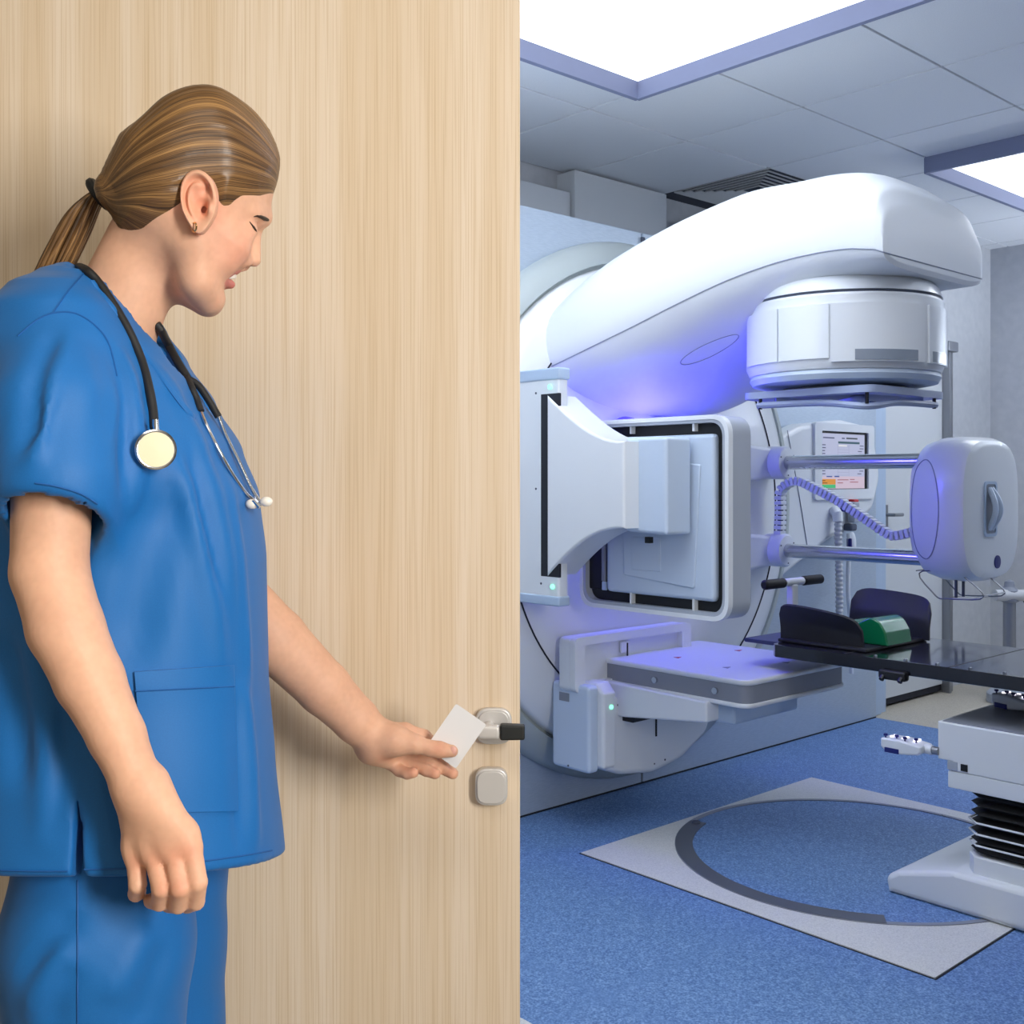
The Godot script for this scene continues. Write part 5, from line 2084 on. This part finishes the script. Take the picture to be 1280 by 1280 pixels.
	chain([[194, 1072, 1.094, 0.0106], [202, 1110, 1.080, 0.0096], [200, 1128, 1.098, 0.0086], [189, 1126, 1.118, 0.0078]], 0.002)
	chain([[218, 1067, 1.090, 0.0108], [225, 1110, 1.077, 0.0098], [223, 1131, 1.096, 0.0088], [211, 1131, 1.118, 0.0080]], 0.002)
	chain([[239, 1060, 1.093, 0.0106], [247, 1103, 1.081, 0.0096], [245, 1127, 1.098, 0.0086], [234, 1132, 1.118, 0.0080]], 0.002)
	chain([[190, 1000, 1.110, 0.017], [222, 1052, 1.130, 0.0130], [232, 1092, 1.138, 0.0108], [226, 1118, 1.138, 0.0092]], 0.008)
	for k in [[171, 1078, 1.09], [195, 1076, 1.08], [218, 1072, 1.075], [238, 1066, 1.078], [205, 1108, 1.07], [226, 1110, 1.066]]:
		knuckles.append(P(k[0], k[1], k[2]))
	live = bones
	bb = bone_box(0.012)
	nets(body, bone_field, bb.position, bb.end, 0.0027, skin_paint, cull)
	# left arm, reaching, the card between thumb and fingers
	bones = []
	chain([[135, 455, 1.46, 0.044], [275, 728, 1.47, 0.0435], [345, 800, 1.48, 0.042], [405, 860, 1.50, 0.0365], [445, 900, 1.513, 0.031], [470, 925, 1.522, 0.0275]], 0.006)
	chain([[470, 922, 1.524, 0.0245], [506, 914, 1.536, 0.0122]], 0.012)
	chain([[470, 926, 1.526, 0.0245], [508, 931, 1.542, 0.0118]], 0.012)
	chain([[470, 930, 1.526, 0.0235], [500, 944, 1.542, 0.0114]], 0.012)
	chain([[467, 935, 1.524, 0.022], [488, 953, 1.536, 0.0108]], 0.012)
	chain([[474, 926, 1.512, 0.022], [494, 926, 1.505, 0.0185], [518, 930, 1.501, 0.0138]], 0.014)
	chain([[516, 929, 1.501, 0.0130], [538, 935.5, 1.501, 0.0104], [549, 937, 1.503, 0.0108], [565, 939, 1.505, 0.0086]], 0.005)
	chain([[506, 914, 1.536, 0.0118], [530, 921, 1.546, 0.0100], [550, 938, 1.543, 0.0090], [556, 950, 1.536, 0.0080]], 0.004)
	chain([[508, 931, 1.542, 0.0102], [530, 947, 1.542, 0.0094], [551, 959, 1.534, 0.0088], [566, 967, 1.526, 0.0080]], 0.002)
	chain([[500, 944, 1.542, 0.0100], [518, 956, 1.536, 0.0092], [533, 963, 1.526, 0.0086], [544, 967, 1.520, 0.0078]], 0.002)
	chain([[488, 953, 1.536, 0.0096], [499, 963, 1.528, 0.0088], [509, 967, 1.519, 0.0080], [517, 966, 1.514, 0.0072]], 0.002)
	for k in [[549, 937, 1.49], [565, 966, 1.515], [543, 966, 1.51], [514, 966, 1.505], [480, 948, 1.50]]:
		knuckles.append(P(k[0], k[1], k[2]))
	live = bones
	bb = bone_box(0.012)
	nets(body, bone_field, bb.position, bb.end, 0.0028, skin_paint, cull)
	put(root, "body", body.mesh(base_of[root]), skin)

	# ---- face details
	var s := Soup.new()
	for e in [[[Vector2(335, 275), Vector2(331, 273.5), Vector2(326, 271), Vector2(321, 270), Vector2(317, 271)], [0.0018, 0.0027, 0.0020, 0.0012, 0.0005]]]:
		var pts := []
		for q in e[0]:
			pts.append(P(q.x, q.y, meet(q.x, q.y, head_field, 1.1, 1.5, 1.30)))
		s.tube(pts, e[1], 6)
	part(root, "eyebrow", s, M.hair_dark)
	s = Soup.new()
	var lash := []
	for q in [Vector2(312, 277), Vector2(315, 281), Vector2(317.5, 284.5), Vector2(319.5, 287.5), Vector2(321, 289.5)]:
		lash.append(P(q.x, q.y, meet(q.x, q.y, head_field, 1.1, 1.5, 1.288) - 0.0008))
	s.tube(lash, [0.0004, 0.0009, 0.0014, 0.0012, 0.0004], 6)
	part(root, "eyelashes", s, M.hair_dark)
	s = Soup.new()
	var tooth := []
	for q in [H(292.5, 345, 0.0), H(289, 345.5, 0.010), H(284, 346, 0.017)]:
		tooth.append(from_head(q))
	s.tube(smooth_path(tooth, 4), 0.0034, 8)
	part(root, "teeth", s, M.tooth)
	s = Soup.new()
	var nt := P(566.5, 938, 1.4985)
	s.ball(nt, Vector3(0.0052, 0.0056, 0.0022), 8)
	part(root, "thumb_nail", s, M.nail)
	s = Soup.new()
	var hoop := []
	var hc := P(243, 284, meet(243, 284, head_ear, 1.1, 1.5, 1.25) - 0.001)
	for k in 13:
		var a := TAU * k / 12.0
		hoop.append(hc + Vector3(0.0048 * cos(a) * 0.7, 0.0052 * sin(a), 0.004 * cos(a)))
	s.tube(hoop, 0.0011, 6, false)
	part(root, "earring", s, M.gold, 40, "small gold hoop earring")

	# ---- hair: cap, ponytail, tie
	var cap := Bag.new()
	nets(cap, hair_field, head_at - Vector3(0.135, 0.09, 0.115), head_at + Vector3(0.13, 0.155, 0.115), 0.0024)
	for p in cap.v:
		cap.uv.append(hair_uv(p))
	# short tapering wisps along the hairline and over the crown
	var rng := RandomNumberGenerator.new()
	rng.seed = 12
	put(root, "hair", cap.mesh(base_of[root]), hair)
	var tail := Bag.new()
	var spine := [Vector3(130, 240, 1.322), Vector3(118, 247, 1.322), Vector3(103, 266, 1.324), Vector3(84, 305, 1.33), Vector3(62, 350, 1.335), Vector3(36, 396, 1.34), Vector3(8, 440, 1.345), Vector3(-25, 485, 1.35)]
	var wide := [0.0105, 0.0125, 0.019, 0.023, 0.023, 0.020, 0.015, 0.009]
	for k in 150:
		var a := rng.randf() * TAU
		var rr := sqrt(rng.randf())
		var jit := rng.randf_range(-0.4, 0.4)
		var pts := []
		for i in spine.size():
			var c := P(spine[i].x, spine[i].y, spine[i].z)
			var b := a + jit * i * 0.12
			pts.append(c + Vector3(0.82 * cos(b), 0.5 * cos(b), 0.9 * sin(b)) * wide[i] * 1.3 * rr)
		var path := smooth_path(pts, 5)
		var rad := PackedFloat32Array()
		for i in path.size():
			rad.append(0.0030 * (1.0 - 0.75 * pow(float(i) / path.size(), 3.0)))
		lock(tail, path, rad, rng.randf())
	put(root, "ponytail", tail.mesh(base_of[root]), hair)
	s = Soup.new()
	var tie := []
	var t0 := P(124.5, 243, 1.322)
	for k in 21:
		var a := TAU * k / 20.0
		tie.append(t0 + Vector3(0.55, -0.83, 0).normalized() * 0.0165 * cos(a) + Vector3(0, 0, 1) * 0.0185 * sin(a))
	s.tube(tie, 0.0056, 8, false)
	part(root, "hair_tie", s, M.rubber)

	# ---- top
	for e in [[338, 76, 150, 0.055], [352, 60, 165, 0.090], [375, 38, 172, 0.135], [405, 12, 190, 0.165], [445, -10, 218, 0.180], [500, -20, 256, 0.186], [560, -22, 292, 0.186], [620, -22, 315, 0.184], [700, -20, 325, 0.176], [850, -25, 328, 0.174], [960, -25, 336, 0.182], [1095, -25, 349, 0.195]]:
		sect.append([P(0, e[1 - 1], 1.32).y, P(e[1], 0, 1.32).x, P(e[2], 0, 1.32).x, e[3]])
	for e in [[[80, 428, 1.20, 0.056], [72, 520, 1.145, 0.066]], [[72, 520, 1.145, 0.066], [72, 600, 1.12, 0.057]], [[72, 600, 1.12, 0.057], [72, 720, 1.112, 0.048]], [[120, 440, 1.45, 0.06], [200, 590, 1.47, 0.06]], [[200, 590, 1.47, 0.06], [235, 660, 1.47, 0.055]]]:
		sleeve.append([P(e[0][0], e[0][1], e[0][2]), P(e[1][0], e[1][1], e[1][2]), e[0][3], e[1][3]])
	cuff_y = P(72, 652, 1.115).y
	# folds: picture points, height, width
	for e in [
		[[Vector2(190, 440), Vector2(222, 500), Vector2(254, 575), Vector2(282, 680), Vector2(296, 810)], 0.009, 0.011],
		[[Vector2(212, 545), Vector2(238, 630), Vector2(262, 730), Vector2(284, 860)], 0.009, 0.012],
		[[Vector2(232, 560), Vector2(256, 650), Vector2(276, 760)], -0.006, 0.010],
		[[Vector2(276, 580), Vector2(294, 660), Vector2(306, 780), Vector2(312, 880)], 0.007, 0.010],
		[[Vector2(222, 590), Vector2(196, 670), Vector2(174, 760), Vector2(160, 860)], -0.016, 0.026],
		[[Vector2(150, 425), Vector2(166, 490), Vector2(172, 570), Vector2(162, 660)], 0.009, 0.010],
		[[Vector2(136, 420), Vector2(152, 470), Vector2(156, 550), Vector2(148, 630)], -0.008, 0.010],
		[[Vector2(302, 840), Vector2(312, 930), Vector2(320, 1080)], 0.009, 0.012],
		[[Vector2(292, 860), Vector2(298, 960), Vector2(302, 1080)], -0.006, 0.011],
		[[Vector2(92, 398), Vector2(66, 480), Vector2(44, 570), Vector2(30, 650)], 0.008, 0.009],
		[[Vector2(72, 410), Vector2(46, 480), Vector2(28, 580)], -0.006, 0.012],
		[[Vector2(122, 410), Vector2(134, 470), Vector2(132, 560)], -0.005, 0.014],
		[[Vector2(25, 740), Vector2(52, 860), Vector2(62, 980), Vector2(58, 1080)], 0.009, 0.018],
		[[Vector2(8, 780), Vector2(22, 880), Vector2(24, 1000)], -0.008, 0.016],
		[[Vector2(82, 860), Vector2(76, 960), Vector2(60, 1070)], -0.006, 0.012],
		[[Vector2(124, 880), Vector2(124, 980), Vector2(140, 1095)], 0.006, 0.014],
	]:
		add_fold(folds, on_cloth(e[0], 0.0), e[1], e[2])
	use_folds = true
	var top := Bag.new()
	nets(top, top_field, Vector3(-0.68, 0.72, -1.56), Vector3(-0.255, 1.525, -1.03), 0.0046)
	var topm := put(root, "scrub_top", top.mesh(base_of[root]), scrub)
	# pocket: a patch on the surface
	var rows := 18
	var cols := 14
	var grid := []
	for j in rows + 1:
		var line := []
		for i in cols + 1:
			var u := float(i) / cols
			var w := float(j) / rows
			line.append(Vector2(lerpf(lerpf(168, 292, u), lerpf(183, 297, u), w), lerpf(lerpf(840, 832, u), lerpf(1016, 1014, u), w)))
		grid.append(on_cloth(line, 0.0042))
	s = Soup.new()
	for j in rows:
		for i in cols:
			s.quad(grid[j][i], grid[j][i + 1], grid[j + 1][i + 1], grid[j + 1][i])
	for i in cols:
		s.quad(grid[0][i] + Vector3(0, 0, -0.004), grid[0][i + 1] + Vector3(0, 0, -0.004), grid[0][i + 1], grid[0][i])
		s.quad(grid[rows][i], grid[rows][i + 1], grid[rows][i + 1] + Vector3(0, 0, -0.004), grid[rows][i] + Vector3(0, 0, -0.004))
	for j in rows:
		s.quad(grid[j][0] + Vector3(0, 0, -0.004), grid[j][0], grid[j + 1][0], grid[j + 1][0] + Vector3(0, 0, -0.004))
		s.quad(grid[j][cols], grid[j][cols] + Vector3(0, 0, -0.004), grid[j + 1][cols] + Vector3(0, 0, -0.004), grid[j + 1][cols])
	var pk := part(topm, "pocket", s, scrub, 30)
	for e in [[Vector2(169, 864), Vector2(230, 861), Vector2(293, 858)]]:
		s = Soup.new()
		s.tube(smooth_path(on_cloth([e[0], e[0].lerp(e[1], 0.5), e[1], e[1].lerp(e[2], 0.5), e[2]], 0.0046), 4), 0.0009, 5)
		part(pk, "stitching", s, M.stitch)
	s = Soup.new()
	s.tube(on_cloth(dense([Vector2(116, 352), Vector2(142, 386), Vector2(170, 426), Vector2(196, 462), Vector2(226, 503), Vector2(243, 522)]), 0.0005), 0.0042, 8, true, 0.55)
	part(topm, "neckband", s, scrub)
	# hems, sleeve seam, shoulder seam
	for e in [[Vector2(44, 604), Vector2(70, 608), Vector2(100, 617), Vector2(122, 630)], [Vector2(0, 1088), Vector2(40, 1089), Vector2(84, 1089)], [Vector2(105, 1087), Vector2(170, 1085), Vector2(240, 1078), Vector2(300, 1070), Vector2(340, 1063)], [Vector2(104, 342), Vector2(84, 365), Vector2(66, 391)], [Vector2(22, 420), Vector2(46, 400), Vector2(68, 391), Vector2(95, 392), Vector2(120, 408), Vector2(136, 430), Vector2(146, 470)]]:
		s = Soup.new()
		s.tube(on_cloth(dense(e), 0.0003), 0.0010, 5)
		part(topm, "seam", s, M.stitch)

	# ---- trousers
	legs = [
		[P(132, 1010, 1.265), P(122, 1180, 1.24), 0.090, 0.104], [P(122, 1180, 1.24), Vector3(-0.475, 0.45, -1.24), 0.104, 0.088], [Vector3(-0.475, 0.45, -1.24), Vector3(-0.485, 0.08, -1.24), 0.088, 0.070],
		[P(190, 1010, 1.385), P(180, 1180, 1.39), 0.100, 0.098], [P(180, 1180, 1.39), Vector3(-0.45, 0.45, -1.39), 0.098, 0.086], [Vector3(-0.45, 0.45, -1.39), Vector3(-0.46, 0.08, -1.40), 0.086, 0.070]]
	var marks := []
	for e in [[[Vector2(98, 1135), Vector2(75, 1165), Vector2(50, 1195), Vector2(25, 1240)], -0.006, 0.014], [[Vector2(96, 1165), Vector2(70, 1200), Vector2(48, 1240), Vector2(35, 1290)], 0.007, 0.014], [[Vector2(96, 1205), Vector2(75, 1240), Vector2(58, 1290)], -0.006, 0.014], [[Vector2(190, 1150), Vector2(160, 1200), Vector2(130, 1260)], 0.006, 0.018], [[Vector2(210, 1170), Vector2(190, 1230), Vector2(170, 1290)], -0.006, 0.016]]:
		var line := []
		for q in e[0]:
			line.append(P(q.x, q.y, meet(q.x, q.y, trouser_field, 1.0, 1.6, 1.14)))
		marks.append([line, e[1], e[2]])
	for m in marks:
		add_fold(leg_folds, m[0], m[1], m[2])
	var tr := Bag.new()
	nets(tr, trouser_field, Vector3(-0.64, 0.05, -1.51), Vector3(-0.28, 0.99, -1.10), 0.0065)
	var trm := put(root, "scrub_trousers", tr.mesh(base_of[root]), scrub)
	var seam := []
	for y in range(1100, 1296, 8):
		seam.append(P(97, y, meet(97, y, trouser_field, 1.0, 1.6, 1.14) - 0.0003))
	s = Soup.new()
	s.tube(seam, 0.0011, 5)
	part(trm, "side_seam", s, M.stitch)
	# shoes
	for e in [[-0.455, -1.24], [-0.43, -1.40]]:
		var rings := []
		for st in [[-0.10, 0.022, 0.05], [-0.09, 0.038, 0.075], [-0.04, 0.042, 0.085], [0.02, 0.042, 0.075], [0.08, 0.047, 0.055], [0.13, 0.042, 0.045], [0.155, 0.02, 0.03]]:
			var ring := PackedVector3Array()
			for k in 20:
				var a := TAU * k / 20
				ring.append(Vector3(e[0] + st[0], 0.002 + st[2] * (0.5 + 0.5 * signf(sin(a)) * pow(absf(sin(a)), 0.6)), e[1] + st[1] * signf(cos(a)) * pow(absf(cos(a)), 0.6)))
			rings.append(ring)
		s = Soup.new()
		s.loft(rings)
		part(root, "shoe", s, M.white_soft)

	# ---- card
	var cb := P(570, 920, 1.5145)
	var ex := (P(607.5, 905, 1.5145) - P(570, 879, 1.5145)).normalized()
	var ey := (P(570, 879, 1.5145) - P(532.5, 934, 1.5145)).normalized()
	ey = (ey - ex * ey.dot(ex)).normalized()
	s = Soup.new()
	s.T = Transform3D(Basis(ex, ey, ex.cross(ey)), cb)
	s.prism(rect(-0.0255, -0.037, 0.0255, 0.037, 0.003, 4), -0.0005, 0.0005)
	solo("key_card", "blank white key card held between thumb and fingers near the handle", "card", s, M.card, cb, false)
	stethoscope()

func dense(e: Array) -> Array:
	var three := []
	for q in e:
		three.append(Vector3(q.x, q.y, 0))
	var out := []
	for q in smooth_path(three, 8):
		out.append(Vector2(q.x, q.y))
	return out

func head_ear(p: Vector3) -> float:
	return minf(head_field(p), ear_field(p))

func clothed(p: Vector3) -> float:
	return minf(top_field(p), head_field(p))

func scrub_material() -> StandardMaterial3D:
	var m := mat(Color.WHITE, 0.62)
	m.albedo_texture = noise_tex(0.4, [[0.0, c8(0, 94, 164)], [1.0, c8(6, 107, 181)]], FastNoiseLite.TYPE_SIMPLEX, 512, 3, 41)
	m.uv1_triplanar = true
	m.uv1_scale = Vector3(3, 3, 3)
	m.rim_enabled = true
	m.rim = 0.12
	m.rim_tint = 0.6
	return m

func stethoscope() -> void:
	var t := thing("stethoscope", "black stethoscope with cream chest piece hanging round the person's neck", "stethoscope", P(160, 420, 1.25), false)
	var near := []
	for q in [Vector2(193, 536), Vector2(191, 512), Vector2(186, 484), Vector2(176, 448), Vector2(160, 412), Vector2(140, 378), Vector2(122, 352), Vector2(108, 338)]:
		near.append(P(q.x, q.y, meet(q.x, q.y, clothed) - 0.0045))
	near += [P(98, 334, 1.29), P(96, 338, 1.33), P(104, 342, 1.375), P(128, 352, 1.405), P(160, 372, 1.405), P(186, 393, 1.385)]
	for q in [Vector2(198, 408), Vector2(210, 430), Vector2(222, 452), Vector2(234, 472)]:
		near.append(P(q.x, q.y, minf(1.37, meet(q.x, q.y, clothed, 0.95, 1.62, 1.36) - 0.004)))
	var s := Soup.new()
	s.tube(smooth_path(near, 6), 0.0051, 12)
	part(t, "tubing", s, M.rubber)
	# chest piece, facing the viewer
	var d := minf(meet(194.5, 562, top_field), minf(meet(180, 562, top_field), meet(183, 575, top_field))) - 0.006
	var c := P(194.5, 562, d)
	var n := (Vector3(0, EYE, 0) - c + Vector3(0.15, 0, 0)).normalized()
	var x := Vector3.UP.cross(n).normalized()
	var tf := Transform3D(Basis(x, n, x.cross(n)), c)
	s = Soup.new()
	s.T = tf
	s.lathe([Vector2(0.002, -0.009), Vector2(0.013, -0.008), Vector2(0.0195, -0.002), Vector2(0.0212, 0.0), Vector2(0.0212, 0.0025), Vector2(0.0195, 0.0035), Vector2(0.018, 0.003), Vector2(0.002, 0.003)], 40)
	var cp := part(t, "chest_piece", s, M.chrome)
	s = Soup.new()
	s.T = tf
	s.lathe([Vector2(0.001, 0.002), Vector2(0.0186, 0.002), Vector2(0.0182, 0.0038), Vector2(0.001, 0.0042)], 40)
	part(cp, "diaphragm", s, M.cream, 40, "cream disc of the chest piece")
	s = Soup.new()
	s.tube([c + Vector3(0, 0.019, -0.003), c + Vector3(-0.001, 0.026, -0.003), c + Vector3(-0.001, 0.032, -0.002)], [0.0028, 0.0034, 0.003], 10)
	part(cp, "stem", s, M.chrome)
	# yoke and ear tubes
	for e in [[[Vector2(234, 472), Vector2(240, 486), Vector2(246, 500), Vector2(251, 514)], [Vector2(251, 514), Vector2(258, 532), Vector2(272, 560), Vector2(290, 592), Vector2(308, 617), Vector2(320, 627)], 0.0], [[Vector2(236, 474), Vector2(248, 482), Vector2(260, 499), Vector2(273, 521)], [Vector2(273, 521), Vector2(282, 544), Vector2(297, 574), Vector2(312, 606), Vector2(324, 626)], 0.012]]:
		for k in 2:
			var pts := []
			for q in e[k]:
				var dd := meet(q.x, q.y, top_field, 0.95, 1.62, 1.31)
				pts.append(P(q.x, q.y, minf(dd, 1.31) - 0.006 - e[2] * 0.3))
			s = Soup.new()
			s.tube(smooth_path(pts, 6), 0.0044 if k == 0 else 0.0023, 10)
			part(t, "yoke_arm" if k == 0 else "ear_tube", s, M.rubber if k == 0 else M.chrome)
	for q in [Vector2(315, 630), Vector2(333, 627)]:
		s = Soup.new()
		var at := P(q.x, q.y, minf(meet(q.x, q.y, top_field, 0.95, 1.62, 1.30), 1.30) - 0.012)
		s.ball(at, Vector3(0.0075, 0.006, 0.006), 10)
		part(t, "ear_tip", s, M.tooth)
	s = Soup.new()
	s.tube([P(317, 625, 1.285), P(325, 634, 1.285)], 0.003, 8)
	part(t, "tip_joint", s, M.chrome)
